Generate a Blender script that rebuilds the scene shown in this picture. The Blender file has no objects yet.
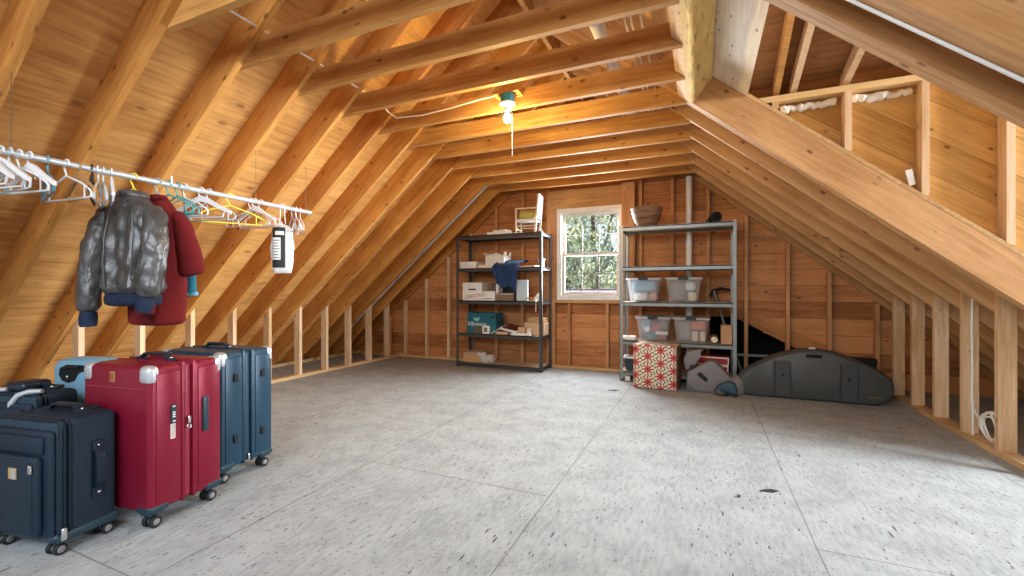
import bpy, bmesh, math, random
from mathutils import Vector, Matrix
random.seed(7)
PI = math.pi
R = math.radians
scene = bpy.context.scene
COL = scene.collection

# ------------------------------------------------------------------ camera, world, lights, exposure
cam_d = bpy.data.cameras.new('camera')
cam_d.sensor_width = 36.0
cam_d.lens = 437.0 / 1024.0 * 36.0
cam_d.shift_y = 3.0 / 1024.0
cam_d.clip_start = 0.02
cam = bpy.data.objects.new('camera', cam_d)
cam.location = (0, 0, 1.06)
cam.rotation_euler = (R(90), 0, R(23.4))
COL.objects.link(cam)
scene.camera = cam

vs = scene.view_settings
vs.view_transform = 'Standard'
vs.look = 'None'
vs.gamma = 1.0
vs.use_curve_mapping = False
vs.exposure = 0.0

world = bpy.data.worlds.new('world')
scene.world = world
world.use_nodes = True
wn = world.node_tree
wn.nodes.clear()
wo = wn.nodes.new('ShaderNodeOutputWorld')
wb = wn.nodes.new('ShaderNodeBackground')
sky = wn.nodes.new('ShaderNodeTexSky')
sky.sky_type = 'NISHITA'
sky.sun_disc = False
sky.sun_elevation = R(42)
sky.sun_rotation = R(-90)
sky.air_density = 0.9
sky.dust_density = 2.0
wb.inputs['Strength'].default_value = 0.34
wn.links.new(sky.outputs[0], wb.inputs['Color'])
wn.links.new(wb.outputs[0], wo.inputs['Surface'])


def light(name, kind, loc, target, power, color, size=1.0, size_y=None, radius=None):
    d = bpy.data.lights.new(name, kind)
    d.energy = power
    d.color = color
    if kind == 'AREA':
        d.shape = 'RECTANGLE'
        d.size = size
        d.size_y = size_y or size
    if radius is not None:
        d.shadow_soft_size = radius
    o = bpy.data.objects.new(name, d)
    o.location = loc
    if target is not None:
        v = Vector(target) - Vector(loc)
        o.rotation_euler = v.to_track_quat('-Z', 'Y').to_euler()
    COL.objects.link(o)
    return o


sun = light('sun', 'SUN', (-8, 0, 9), (-8 + 0.75, 0.12, 9 - 0.66), 6.0, (1.0, 0.96, 0.90))
sun.data.angle = R(1.0)
# daylight of the dormer windows on the right slope and of the far gable window; the rear light is an added fill
light('dormer_daylight', 'AREA', (6.8, 2.75, 2.3), (-2.6, 3.0, 1.7), 1550, (0.90, 0.955, 1.0), 2.4, 1.5)
light('rear_fill', 'AREA', (-0.8, -1.15, 2.4), (-1.6, 1.9, 0.2), 130, (0.90, 0.955, 1.0), 3.4, 1.2)
light('far_gable_daylight', 'AREA', (-1.39, 6.05, 1.6), (-1.39, 4.0, 0.6), 185, (0.90, 0.955, 1.0), 0.8, 1.1)

scene.cycles.max_bounces = 10
scene.cycles.diffuse_bounces = 6
scene.cycles.transparent_max_bounces = 16
scene.cycles.caustics_reflective = False
scene.cycles.caustics_refractive = False
scene.cycles.sample_clamp_indirect = 4.0

# ------------------------------------------------------------------ materials
MATS = {}


def nmat(name):
    m = bpy.data.materials.new(name)
    m.use_nodes = True
    nt = m.node_tree
    b = nt.nodes['Principled BSDF']
    MATS[name] = m
    return m, nt, b


def plain(name, col, rough=0.6, metal=0.0, var=0.06, scale=6.0, spec=0.4, bump=0.0, bscale=80.0, sheen=0.0):
    m, nt, b = nmat(name)
    N, L = nt.nodes, nt.links
    tc = N.new('ShaderNodeTexCoord')
    nz = N.new('ShaderNodeTexNoise')
    nz.inputs['Scale'].default_value = scale
    nz.inputs['Detail'].default_value = 4
    L.new(tc.outputs['Object'], nz.inputs['Vector'])
    cr = N.new('ShaderNodeValToRGB')
    cr.color_ramp.elements[0].position = 0.3
    cr.color_ramp.elements[1].position = 0.7
    cr.color_ramp.elements[0].color = tuple(max(0, c * (1 - var)) for c in col) + (1,)
    cr.color_ramp.elements[1].color = tuple(min(1, c * (1 + var)) for c in col) + (1,)
    L.new(nz.outputs['Fac'], cr.inputs['Fac'])
    L.new(cr.outputs['Color'], b.inputs['Base Color'])
    b.inputs['Roughness'].default_value = rough
    b.inputs['Metallic'].default_value = metal
    b.inputs['Specular IOR Level'].default_value = spec
    if sheen:
        b.inputs['Sheen Weight'].default_value = sheen
    if bump:
        n2 = N.new('ShaderNodeTexNoise')
        n2.inputs['Scale'].default_value = bscale
        n2.inputs['Detail'].default_value = 3
        L.new(tc.outputs['Object'], n2.inputs['Vector'])
        bp = N.new('ShaderNodeBump')
        bp.inputs['Strength'].default_value = bump
        bp.inputs['Distance'].default_value = 0.01
        L.new(n2.outputs['Fac'], bp.inputs['Height'])
        L.new(bp.outputs['Normal'], b.inputs['Normal'])
    return m


def wood(name, dark, light_, axis='X', slope=0.0, knots=0.8, grain=1.0, rough=0.62, boards=None, seam=0.22, dens=2.2):
    """Sawn timber. axis: the direction of the grain in object space, slope: the angle of the grain in the XZ plane.
    boards = (axis letter, width): boards side by side, a thin seam between them."""
    m, nt, b = nmat(name)
    N, L = nt.nodes, nt.links
    tc = N.new('ShaderNodeTexCoord')
    oi = N.new('ShaderNodeObjectInfo')
    mp0 = N.new('ShaderNodeMapping')
    mp0.inputs['Rotation'].default_value = (0, slope, 0)
    L.new(tc.outputs['Object'], mp0.inputs['Vector'])
    off = N.new('ShaderNodeVectorMath'); off.operation = 'SCALE'
    off.inputs[0].default_value = (13.7, 9.1, 17.3)
    L.new(oi.outputs['Random'], off.inputs['Scale'])
    add = N.new('ShaderNodeVectorMath'); add.operation = 'ADD'
    L.new(mp0.outputs['Vector'], add.inputs[0])
    L.new(off.outputs[0], add.inputs[1])
    vec = add.outputs[0]
    shade = None
    if boards:
        sep = N.new('ShaderNodeSeparateXYZ')
        L.new(mp0.outputs['Vector'], sep.inputs[0])
        dv = N.new('ShaderNodeMath'); dv.operation = 'DIVIDE'
        L.new(sep.outputs[boards[0]], dv.inputs[0]); dv.inputs[1].default_value = boards[1]
        fl = N.new('ShaderNodeMath'); fl.operation = 'FLOOR'; L.new(dv.outputs[0], fl.inputs[0])
        fr = N.new('ShaderNodeMath'); fr.operation = 'FRACT'; L.new(dv.outputs[0], fr.inputs[0])
        pp = N.new('ShaderNodeMath'); pp.operation = 'PINGPONG'; L.new(dv.outputs[0], pp.inputs[0]); pp.inputs[1].default_value = 0.5
        ss = N.new('ShaderNodeMath'); ss.operation = 'LESS_THAN'; L.new(pp.outputs[0], ss.inputs[0]); ss.inputs[1].default_value = 0.012
        wnz = N.new('ShaderNodeTexWhiteNoise'); wnz.noise_dimensions = '1D'
        L.new(fl.outputs[0], wnz.inputs['W'])
        o2 = N.new('ShaderNodeVectorMath'); o2.operation = 'SCALE'; o2.inputs[0].default_value = (7.3, 5.1, 6.7)
        L.new(wnz.outputs['Value'], o2.inputs['Scale'])
        a2 = N.new('ShaderNodeVectorMath'); a2.operation = 'ADD'
        L.new(vec, a2.inputs[0]); L.new(o2.outputs[0], a2.inputs[1])
        vec = a2.outputs[0]
        shade = (ss.outputs[0], wnz.outputs['Value'])
    sc = {'X': (0.10, 1, 1), 'Y': (1, 0.10, 1), 'Z': (1, 1, 0.10)}[axis]
    mp = N.new('ShaderNodeMapping')
    mp.inputs['Scale'].default_value = sc
    L.new(vec, mp.inputs['Vector'])
    n1 = N.new('ShaderNodeTexNoise')
    n1.inputs['Scale'].default_value = 22 * grain; n1.inputs['Detail'].default_value = 6; n1.inputs['Roughness'].default_value = 0.6
    n1.inputs['Distortion'].default_value = 0.7
    L.new(mp.outputs[0], n1.inputs['Vector'])
    n3 = N.new('ShaderNodeTexNoise')
    n3.inputs['Scale'].default_value = 1.6; n3.inputs['Detail'].default_value = 3
    L.new(vec, n3.inputs['Vector'])
    mix = N.new('ShaderNodeMath'); mix.operation = 'MULTIPLY_ADD'
    L.new(n3.outputs['Fac'], mix.inputs[0]); mix.inputs[1].default_value = 0.40
    h = N.new('ShaderNodeMath'); h.operation = 'MULTIPLY'; h.inputs[1].default_value = 0.42
    L.new(n1.outputs['Fac'], h.inputs[0]); L.new(h.outputs[0], mix.inputs[2])
    mp4 = N.new('ShaderNodeMapping'); mp4.inputs['Scale'].default_value = tuple(0.5 * q if q < 1 else q for q in sc)
    L.new(vec, mp4.inputs['Vector'])
    n4 = N.new('ShaderNodeTexNoise'); n4.inputs['Scale'].default_value = 75 * grain; n4.inputs['Detail'].default_value = 4
    n4.inputs['Distortion'].default_value = 0.4
    L.new(mp4.outputs[0], n4.inputs['Vector'])
    h4 = N.new('ShaderNodeMath'); h4.operation = 'MULTIPLY_ADD'; h4.inputs[1].default_value = 0.30
    L.new(n4.outputs['Fac'], h4.inputs[0]); L.new(mix.outputs[0], h4.inputs[2])
    last = h4.outputs[0]
    if boards:
        a3 = N.new('ShaderNodeMath'); a3.operation = 'MULTIPLY_ADD'
        L.new(shade[1], a3.inputs[0]); a3.inputs[1].default_value = 0.22; L.new(last, a3.inputs[2])
        s3 = N.new('ShaderNodeMath'); s3.operation = 'SUBTRACT'; L.new(a3.outputs[0], s3.inputs[0]); s3.inputs[1].default_value = 0.11
        last = s3.outputs[0]
    else:
        a3 = N.new('ShaderNodeMath'); a3.operation = 'MULTIPLY_ADD'
        L.new(oi.outputs['Random'], a3.inputs[0]); a3.inputs[1].default_value = 0.14; L.new(last, a3.inputs[2])
        s3 = N.new('ShaderNodeMath'); s3.operation = 'SUBTRACT'; L.new(a3.outputs[0], s3.inputs[0]); s3.inputs[1].default_value = 0.07
        last = s3.outputs[0]
    cr = N.new('ShaderNodeValToRGB')
    cr.color_ramp.elements[0].position = 0.40; cr.color_ramp.elements[0].color = dark + (1,)
    cr.color_ramp.elements[1].position = 0.66; cr.color_ramp.elements[1].color = light_ + (1,)
    L.new(last, cr.inputs['Fac'])
    col = cr.outputs['Color']
    if knots:
        mk = N.new('ShaderNodeMapping')
        mk.inputs['Scale'].default_value = {'X': (0.5, 1, 1), 'Y': (1, 0.5, 1), 'Z': (1, 1, 0.5)}[axis]
        L.new(vec, mk.inputs['Vector'])
        vo = N.new('ShaderNodeTexVoronoi')
        vo.inputs['Scale'].default_value = dens * 5.0
        vo.inputs['Randomness'].default_value = 1.0
        L.new(mk.outputs[0], vo.inputs['Vector'])
        kr = N.new('ShaderNodeValToRGB')
        kr.color_ramp.elements[0].position = 0.07; kr.color_ramp.elements[0].color = (knots,) * 3 + (1,)
        kr.color_ramp.elements[1].position = 0.15; kr.color_ramp.elements[1].color = (0, 0, 0, 1)
        L.new(vo.outputs['Distance'], kr.inputs['Fac'])
        mx = N.new('ShaderNodeMix'); mx.data_type = 'RGBA'
        L.new(kr.outputs['Color'], mx.inputs['Factor'])
        L.new(col, mx.inputs['A'])
        mx.inputs['B'].default_value = (dark[0] * .32, dark[1] * .25, dark[2] * .25, 1)
        col = mx.outputs['Result']
    if boards:
        m2 = N.new('ShaderNodeMix'); m2.data_type = 'RGBA'
        sm = N.new('ShaderNodeMath'); sm.operation = 'MULTIPLY'; sm.inputs[1].default_value = 0.75
        L.new(shade[0], sm.inputs[0]); L.new(sm.outputs[0], m2.inputs['Factor'])
        L.new(col, m2.inputs['A'])
        m2.inputs['B'].default_value = (dark[0] * seam, dark[1] * seam, dark[2] * seam, 1)
        col = m2.outputs['Result']
    L.new(col, b.inputs['Base Color'])
    b.inputs['Roughness'].default_value = rough
    b.inputs['Specular IOR Level'].default_value = 0.25
    return m


SL = math.atan(0.833)
wood('rafter_left', (0.38, 0.14, 0.028), (0.70, 0.34, 0.09), 'X', SL)
wood('rafter_right', (0.40, 0.19, 0.066), (0.63, 0.36, 0.165), 'X', -SL)
wood('joist', (0.36, 0.145, 0.035), (0.66, 0.34, 0.105), 'X')
wood('stud', (0.54, 0.32, 0.15), (0.80, 0.57, 0.36), 'Z', knots=0.6)
wood('gable_stud', (0.38, 0.165, 0.06), (0.64, 0.33, 0.15), 'Z', knots=0.6)
wood('plate', (0.42, 0.24, 0.10), (0.68, 0.46, 0.24), 'Y', knots=0.5)
wood('cross_plate', (0.55, 0.33, 0.12), (0.78, 0.54, 0.26), 'X', knots=0.6)
wood('plywood', (0.46, 0.20, 0.055), (0.84, 0.48, 0.165), 'Y', SL, knots=0.55, grain=0.7, dens=1.3)
wood('plywood_right', (0.40, 0.22, 0.085), (0.66, 0.42, 0.20), 'Y', -SL, knots=0.6, grain=0.7, dens=1.5)
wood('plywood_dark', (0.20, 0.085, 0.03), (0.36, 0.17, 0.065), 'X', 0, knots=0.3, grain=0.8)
wood('gable_board', (0.30, 0.105, 0.030), (0.62, 0.27, 0.10), 'X', 0, knots=0.8, boards=('Z', 0.187), dens=2.0)
wood('rake_board', (0.30, 0.11, 0.03), (0.54, 0.24, 0.08), 'X', -0.54, knots=0.7)
wood('cheek_board', (0.50, 0.275, 0.085), (0.76, 0.49, 0.19), 'X', -0.62, knots=0.8, boards=('Z', 0.185), seam=0.55, dens=2.6)
wood('flash_lit_board', (0.58, 0.44, 0.30), (0.82, 0.69, 0.53), 'Y', -SL, knots=0.9, dens=3.4)  # roof sheathing, the flash light on it put into a paler colour
wood('window_trim_wood', (0.36, 0.17, 0.06), (0.60, 0.33, 0.13), 'X', 0, knots=0.5)
wood('casing_wood', (0.62, 0.46, 0.28), (0.82, 0.66, 0.46), 'Z', 0, knots=0.2)
wood('shelf_board', (0.42, 0.32, 0.22), (0.62, 0.50, 0.37), 'X', 0, knots=0.0)
wood('basket_weave', (0.10, 0.055, 0.035), (0.30, 0.18, 0.12), 'X', 0, knots=0.0, boards=('Z', 0.022))


def lsl():
    m, nt, b = nmat('strand_lumber')
    N, L = nt.nodes, nt.links
    tc = N.new('ShaderNodeTexCoord')
    mp = N.new('ShaderNodeMapping'); mp.inputs['Rotation'].default_value = (0, R(30), R(25)); mp.inputs['Scale'].default_value = (1, .22, 1)
    L.new(tc.outputs['Object'], mp.inputs['Vector'])
    vo = N.new('ShaderNodeTexVoronoi'); vo.inputs['Scale'].default_value = 55
    L.new(mp.outputs[0], vo.inputs['Vector'])
    cr = N.new('ShaderNodeValToRGB')
    e = cr.color_ramp.elements
    e[0].position = 0.0; e[0].color = (0.22, 0.13, 0.04, 1)
    e[1].position = 0.25; e[1].color = (0.68, 0.47, 0.17, 1)
    x = e.new(1.0); x.color = (0.80, 0.58, 0.24, 1)
    L.new(vo.outputs['Color'], cr.inputs['Fac'])
    L.new(cr.outputs['Color'], b.inputs['Base Color'])
    b.inputs['Roughness'].default_value = 0.7


lsl()


def floor_mat():
    m, nt, b = nmat('floor_panels')
    N, L = nt.nodes, nt.links

    def M(op, a=None, c=None, d=None):
        n = N.new('ShaderNodeMath'); n.operation = op
        for i, v in enumerate((a, c, d)):
            if v is None:
                continue
            if isinstance(v, (int, float)):
                n.inputs[i].default_value = v
            else:
                L.new(v, n.inputs[i])
        return n.outputs[0]
    tc = N.new('ShaderNodeTexCoord')
    sp = N.new('ShaderNodeSeparateXYZ'); L.new(tc.outputs['Object'], sp.inputs[0])
    wob = N.new('ShaderNodeTexNoise'); wob.inputs['Scale'].default_value = 2.0; L.new(tc.outputs['Object'], wob.inputs['Vector'])
    wv = M('MULTIPLY', M('SUBTRACT', wob.outputs['Fac'], 0.5), 0.012)
    v = M('DIVIDE', M('ADD', M('ADD', sp.outputs['X'], 0.719), wv), 1.157)
    row = M('FLOOR', v)
    par = M('PINGPONG', row, 1.0)
    u = M('DIVIDE', M('ADD', M('ADD', M('SUBTRACT', sp.outputs['Y'], 3.365), M('MULTIPLY', par, 1.22)), wv), 2.44)
    dv = M('MULTIPLY', M('PINGPONG', v, 0.5), 1.157)
    du = M('MULTIPLY', M('PINGPONG', u, 0.5), 2.44)
    # seam strength varies along the joint
    nb = N.new('ShaderNodeTexNoise'); nb.inputs['Scale'].default_value = 1.3; nb.inputs['Detail'].default_value = 3
    L.new(tc.outputs['Object'], nb.inputs['Vector'])
    wid = M('MULTIPLY_ADD', nb.outputs['Fac'], 0.006, 0.0)
    seam = M('LESS_THAN', M('MINIMUM', dv, du), wid)

    def flakes(rot, sx, sy, scale, p0, p1):
        mp = N.new('ShaderNodeMapping'); mp.inputs['Rotation'].default_value = (0, 0, rot); mp.inputs['Scale'].default_value = (sx, sy, 1)
        L.new(tc.outputs['Object'], mp.inputs['Vector'])
        vo = N.new('ShaderNodeTexVoronoi'); vo.inputs['Scale'].default_value = scale
        L.new(mp.outputs[0], vo.inputs['Vector'])
        sep = N.new('ShaderNodeSeparateColor'); L.new(vo.outputs['Color'], sep.inputs[0])
        near = M('LESS_THAN', vo.outputs['Distance'], p0)
        pick = M('GREATER_THAN', sep.outputs[0], p1)
        return M('MULTIPLY', near, pick)
    # strands of the board that show through the worn grey paint
    f1 = flakes(R(35), 1.0, 0.25, 58, 0.19, 0.85)
    f2 = flakes(R(-50), 1.0, 0.16, 32, 0.14, 0.89)
    f3 = flakes(R(80), 1.0, 0.45, 90, 0.26, 0.72)
    f4 = flakes(R(10), 1.0, 0.6, 26, 0.10, 0.88)
    fl = M('MINIMUM', M('ADD', M('ADD', f1, f2), M('ADD', M('MULTIPLY', f3, 0.6), f4)), 1.0)
    n2 = N.new('ShaderNodeTexNoise'); n2.inputs['Scale'].default_value = 5; n2.inputs['Detail'].default_value = 5
    L.new(tc.outputs['Object'], n2.inputs['Vector'])
    mp = N.new('ShaderNodeMapping'); mp.inputs['Rotation'].default_value = (0, 0, R(38)); mp.inputs['Scale'].default_value = (1, 0.25, 1)
    L.new(tc.outputs['Object'], mp.inputs['Vector'])
    n3 = N.new('ShaderNodeTexNoise'); n3.inputs['Scale'].default_value = 55; n3.inputs['Detail'].default_value = 4
    L.new(mp.outputs[0], n3.inputs['Vector'])
    f = M('ADD', M('MULTIPLY', n2.outputs['Fac'], 0.5), M('MULTIPLY', n3.outputs['Fac'], 0.5))
    cr = N.new('ShaderNodeValToRGB')
    cr.color_ramp.elements[0].position = 0.34; cr.color_ramp.elements[0].color = (0.270, 0.288, 0.288, 1)
    cr.color_ramp.elements[1].position = 0.60; cr.color_ramp.elements[1].color = (0.395, 0.420, 0.420, 1)
    L.new(f, cr.inputs['Fac'])
    mx = N.new('ShaderNodeMix'); mx.data_type = 'RGBA'
    L.new(M('MINIMUM', M('MULTIPLY', fl, M('MULTIPLY_ADD', nb.outputs['Fac'], 1.7, 0.0)), 1.0), mx.inputs['Factor'])
    L.new(cr.outputs['Color'], mx.inputs['A']); mx.inputs['B'].default_value = (0.060, 0.056, 0.050, 1)
    m2 = N.new('ShaderNodeMix'); m2.data_type = 'RGBA'
    L.new(M('MULTIPLY', seam, 0.6), m2.inputs['Factor'])
    L.new(mx.outputs['Result'], m2.inputs['A']); m2.inputs['B'].default_value = (0.10, 0.08, 0.06, 1)
    L.new(m2.outputs['Result'], b.inputs['Base Color'])
    b.inputs['Roughness'].default_value = 0.8
    b.inputs['Specular IOR Level'].default_value = 0.2
    bp = N.new('ShaderNodeBump'); bp.inputs['Strength'].default_value = 0.25; bp.inputs['Distance'].default_value = 0.004
    L.new(n3.outputs['Fac'], bp.inputs['Height']); L.new(bp.outputs['Normal'], b.inputs['Normal'])


floor_mat()


def clear_mat(name, frac, col, rough=0.3):
    """thin translucent sheet: part of the light passes straight through."""
    m, nt, b = nmat(name)
    N, L = nt.nodes, nt.links
    out = nt.nodes['Material Output']
    tr = N.new('ShaderNodeBsdfTransparent')
    tl = N.new('ShaderNodeBsdfTranslucent'); tl.inputs['Color'].default_value = col + (1,)
    b.inputs['Base Color'].default_value = col + (1,)
    b.inputs['Roughness'].default_value = rough
    m1 = N.new('ShaderNodeMixShader'); m1.inputs[0].default_value = 0.4
    L.new(b.outputs[0], m1.inputs[1]); L.new(tl.outputs[0], m1.inputs[2])
    m2 = N.new('ShaderNodeMixShader'); m2.inputs[0].default_value = frac
    L.new(m1.outputs[0], m2.inputs[1]); L.new(tr.outputs[0], m2.inputs[2])
    L.new(m2.outputs[0], out.inputs['Surface'])
    return m


def glass_mat():
    m, nt, b = nmat('window_glass')
    N, L = nt.nodes, nt.links
    out = nt.nodes['Material Output']
    tr = N.new('ShaderNodeBsdfTransparent')
    gl = N.new('ShaderNodeBsdfGlossy'); gl.inputs['Roughness'].default_value = 0.02
    mx = N.new('ShaderNodeMixShader'); mx.inputs[0].default_value = 0.04
    L.new(tr.outputs[0], mx.inputs[1]); L.new(gl.outputs[0], mx.inputs[2]); L.new(mx.outputs[0], out.inputs['Surface'])


glass_mat()
clear_mat('bin_plastic', 0.80, (0.80, 0.83, 0.86))
clear_mat('bin_lid_plastic', 0.35, (0.80, 0.82, 0.84))
clear_mat('bag_plastic', 0.15, (0.85, 0.87, 0.88), 0.25)


def emit(name, col, s):
    m, nt, b = nmat(name)
    b.inputs['Base Color'].default_value = col + (1,)
    b.inputs['Emission Color'].default_value = col + (1,)
    b.inputs['Emission Strength'].default_value = s


emit('bulb_glow', (1.0, 0.86, 0.55), 14)


def floral():
    """cream covering printed with red star flowers and small dark leaves."""
    m, nt, b = nmat('floral_fabric')
    N, L = nt.nodes, nt.links

    def M(op, a=None, c=None, d=None):
        n = N.new('ShaderNodeMath'); n.operation = op
        for i, v in enumerate((a, c, d)):
            if v is None:
                continue
            if isinstance(v, (int, float)):
                n.inputs[i].default_value = v
            else:
                L.new(v, n.inputs[i])
        return n.outputs[0]
    tc = N.new('ShaderNodeTexCoord')
    sp = N.new('ShaderNodeSeparateXYZ'); L.new(tc.outputs['Object'], sp.inputs[0])
    uu = M('DIVIDE', M('ADD', sp.outputs['X'], M('MULTIPLY', sp.outputs['Y'], 1.0)), 0.135)
    vv0 = M('DIVIDE', sp.outputs['Z'], 0.14)
    par = M('PINGPONG', M('FLOOR', uu), 1.0)
    vv = M('ADD', vv0, M('MULTIPLY', par, 0.5))

    def star(du, dv, k, base, amp):
        x = M('SUBTRACT', M('FRACT', M('ADD', uu, du)), 0.5)
        y = M('SUBTRACT', M('FRACT', M('ADD', vv, dv)), 0.5)
        r = M('SQRT', M('ADD', M('MULTIPLY', x, x), M('MULTIPLY', y, y)))
        th = M('ARCTAN2', y, x)
        rad = M('MULTIPLY_ADD', M('COSINE', M('MULTIPLY', th, k)), amp, base)
        return r, th, M('LESS_THAN', r, rad)
    r1, t1, s1 = star(0, 0, 8.0, 0.33, 0.13)
    r0, t0, ring = star(0, 0, 8.0, 0.43, -0.06)
    # leaves between the flowers
    lf = M('MULTIPLY', M('GREATER_THAN', M('SINE', M('MULTIPLY', t1, 12.0)), 0.0), M('MULTIPLY', M('GREATER_THAN', r1, 0.44), M('LESS_THAN', r1, 0.58)))
    mixes = N.new('ShaderNodeMix'); mixes.data_type = 'RGBA'
    L.new(lf, mixes.inputs['Factor']); mixes.inputs['A'].default_value = (0.78, 0.72, 0.56, 1); mixes.inputs['B'].default_value = (0.10, 0.08, 0.05, 1)
    m2 = N.new('ShaderNodeMix'); m2.data_type = 'RGBA'
    L.new(s1, m2.inputs['Factor']); L.new(mixes.outputs['Result'], m2.inputs['A'])
    pet = N.new('ShaderNodeMix'); pet.data_type = 'RGBA'
    L.new(M('LESS_THAN', r1, 0.07), pet.inputs['Factor']); pet.inputs['A'].default_value = (0.50, 0.055, 0.04, 1); pet.inputs['B'].default_value = (0.10, 0.015, 0.01, 1)
    L.new(pet.outputs['Result'], m2.inputs['B'])
    L.new(m2.outputs['Result'], b.inputs['Base Color'])
    b.inputs['Roughness'].default_value = 0.5


floral()

plain('white_paint', (0.80, 0.80, 0.79), 0.4)
plain('vinyl_sash', (0.66, 0.62, 0.55), 0.45)
plain('muntin', (0.30, 0.31, 0.30), 0.5)
plain('pvc', (0.80, 0.79, 0.77), 0.35)
plain('cable_white', (0.82, 0.80, 0.74), 0.45)
plain('foam_white', (0.82, 0.80, 0.76), 0.9, bump=0.6, bscale=60)
plain('lamp_teal', (0.03, 0.22, 0.28), 0.45)
plain('porcelain', (0.85, 0.84, 0.80), 0.25)
plain('chrome', (0.72, 0.74, 0.76), 0.22, 1.0, 0.03)
plain('rod_steel', (0.62, 0.68, 0.72), 0.35, 0.45, 0.03)
plain('silver', (0.60, 0.63, 0.65), 0.38, 0.6, 0.05)
plain('dark_steel', (0.075, 0.080, 0.085), 0.42, 0.3)
plain('grey_steel', (0.25, 0.26, 0.25), 0.38, 0.55)
plain('void_black', (0.004, 0.004, 0.004), 0.9)
plain('red_shell', (0.22, 0.008, 0.028), 0.33, 0.25, 0.05, bump=0.12, bscale=350)
plain('red_trim', (0.28, 0.022, 0.05), 0.4)
plain('blue_shell', (0.014, 0.045, 0.078), 0.36, 0.15, 0.05, bump=0.12, bscale=350)
plain('blue_trim', (0.016, 0.045, 0.075), 0.42)
plain('navy_fabric', (0.004, 0.015, 0.031), 0.6, 0, 0.15, bump=0.3, bscale=400)
plain('navy_leather', (0.007, 0.018, 0.032), 0.32, 0, 0.1)
plain('sky_blue_shell', (0.16, 0.34, 0.46), 0.4)
plain('black_plastic', (0.008, 0.009, 0.010), 0.4)
plain('black_rubber', (0.010, 0.011, 0.012), 0.6)
plain('slate_plastic', (0.016, 0.040, 0.055), 0.4)
plain('leather', (0.062, 0.059, 0.058), 0.33, 0, 0.30, 9, 0.8, 0.22, 110)
plain('navy_knit', (0.010, 0.020, 0.050), 0.85, bump=0.4, bscale=200)
plain('crimson_cloth', (0.135, 0.003, 0.004), 0.9, 0, 0.15)
plain('dark_red_cloth', (0.13, 0.005, 0.012), 0.9)
plain('teal_cloth', (0.02, 0.16, 0.22), 0.85)
plain('denim', (0.010, 0.038, 0.125), 0.85, 0, 0.25, 12, sheen=0.1)
plain('hanger_white', (0.78, 0.80, 0.82), 0.35)
plain('hanger_blue', (0.12, 0.28, 0.38), 0.35)
plain('hanger_teal', (0.06, 0.38, 0.40), 0.35)
plain('hanger_pale', (0.60, 0.68, 0.75), 0.35)
plain('hanger_yellow', (0.80, 0.66, 0.08), 0.35)
plain('hanger_pink', (0.72, 0.55, 0.48), 0.4)
plain('hanger_black', (0.012, 0.012, 0.013), 0.4)
plain('hanger_grey', (0.35, 0.37, 0.38), 0.35)
plain('hanger_wood', (0.45, 0.24, 0.09), 0.4)
plain('wire_steel', (0.20, 0.14, 0.09), 0.4, 0.5)
plain('white_card', (0.74, 0.73, 0.70), 0.6)
plain('cream_card', (0.72, 0.64, 0.50), 0.65)
plain('kraft_card', (0.50, 0.30, 0.15), 0.75)
plain('tan_card', (0.62, 0.42, 0.26), 0.7)
plain('red_ink', (0.36, 0.03, 0.02), 0.7)
plain('black_ink', (0.02, 0.02, 0.02), 0.7)
plain('teal_card', (0.010, 0.12, 0.17), 0.5, 0, 0.2)
plain('mint_ink', (0.25, 0.55, 0.48), 0.6)
plain('label_brown', (0.13, 0.09, 0.05), 0.6)
plain('pale_blue_board', (0.55, 0.66, 0.72), 0.5)
plain('book_brown', (0.34, 0.18, 0.12), 0.6)
plain('maroon', (0.16, 0.03, 0.02), 0.55)
plain('paper_white', (0.82, 0.81, 0.78), 0.7)
plain('tool_orange', (0.50, 0.22, 0.07), 0.6)
plain('chair_white', (0.72, 0.74, 0.74), 0.5)
plain('chair_cream', (0.70, 0.60, 0.42), 0.5)
plain('chair_cushion', (0.50, 0.46, 0.12), 0.8)
plain('grey_case', (0.20, 0.19, 0.19), 0.55, bump=0.1, bscale=300)
plain('grey_case_dark', (0.13, 0.125, 0.125), 0.5)
plain('blue_tool', (0.030, 0.075, 0.11), 0.5)
plain('bow_plastic', (0.070, 0.074, 0.072), 0.42, 0, 0.12, 5, 0.4, 0.15, 250)
plain('bow_band', (0.050, 0.053, 0.052), 0.45)
plain('gold_badge', (0.55, 0.36, 0.14), 0.4, 0.3)
plain('red_box', (0.30, 0.012, 0.02), 0.5)
plain('pink_white', (0.75, 0.62, 0.58), 0.6)
plain('steel_tool', (0.20, 0.20, 0.19), 0.4, 0.6)
plain('box_side_brown', (0.22, 0.14, 0.09), 0.7)
plain('grey_wool', (0.30, 0.28, 0.29), 0.95)
plain('slate_wool', (0.16, 0.18, 0.22), 0.95)
plain('pink_wool', (0.50, 0.20, 0.22), 0.95)
plain('mauve_wool', (0.36, 0.16, 0.24), 0.95)
plain('aqua_wool', (0.10, 0.34, 0.40), 0.95)
plain('orange_cloth', (0.62, 0.20, 0.09), 0.9)
plain('blue_cloth', (0.24, 0.42, 0.58), 0.9)
plain('rose_cloth', (0.58, 0.34, 0.36), 0.9)
plain('jar_cream', (0.74, 0.68, 0.50), 0.5)
plain('bark', (0.09, 0.065, 0.045), 0.9)
plain('leaf_light', (0.58, 0.62, 0.38), 0.6, 0, 0.5, 1.2)
plain('leaf_mid', (0.36, 0.44, 0.25), 0.6, 0, 0.5, 1.2)
plain('leaf_dark', (0.10, 0.19, 0.17), 0.6, 0, 0.4, 1.2)
plain('pink_roof', (0.55, 0.40, 0.42), 0.8, 0, 0.15, 9)
plain('meadow', (0.20, 0.26, 0.10), 0.9, 0, 0.3, 0.5)
plain('gusset', (0.012, 0.030, 0.050), 0.55)


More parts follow.
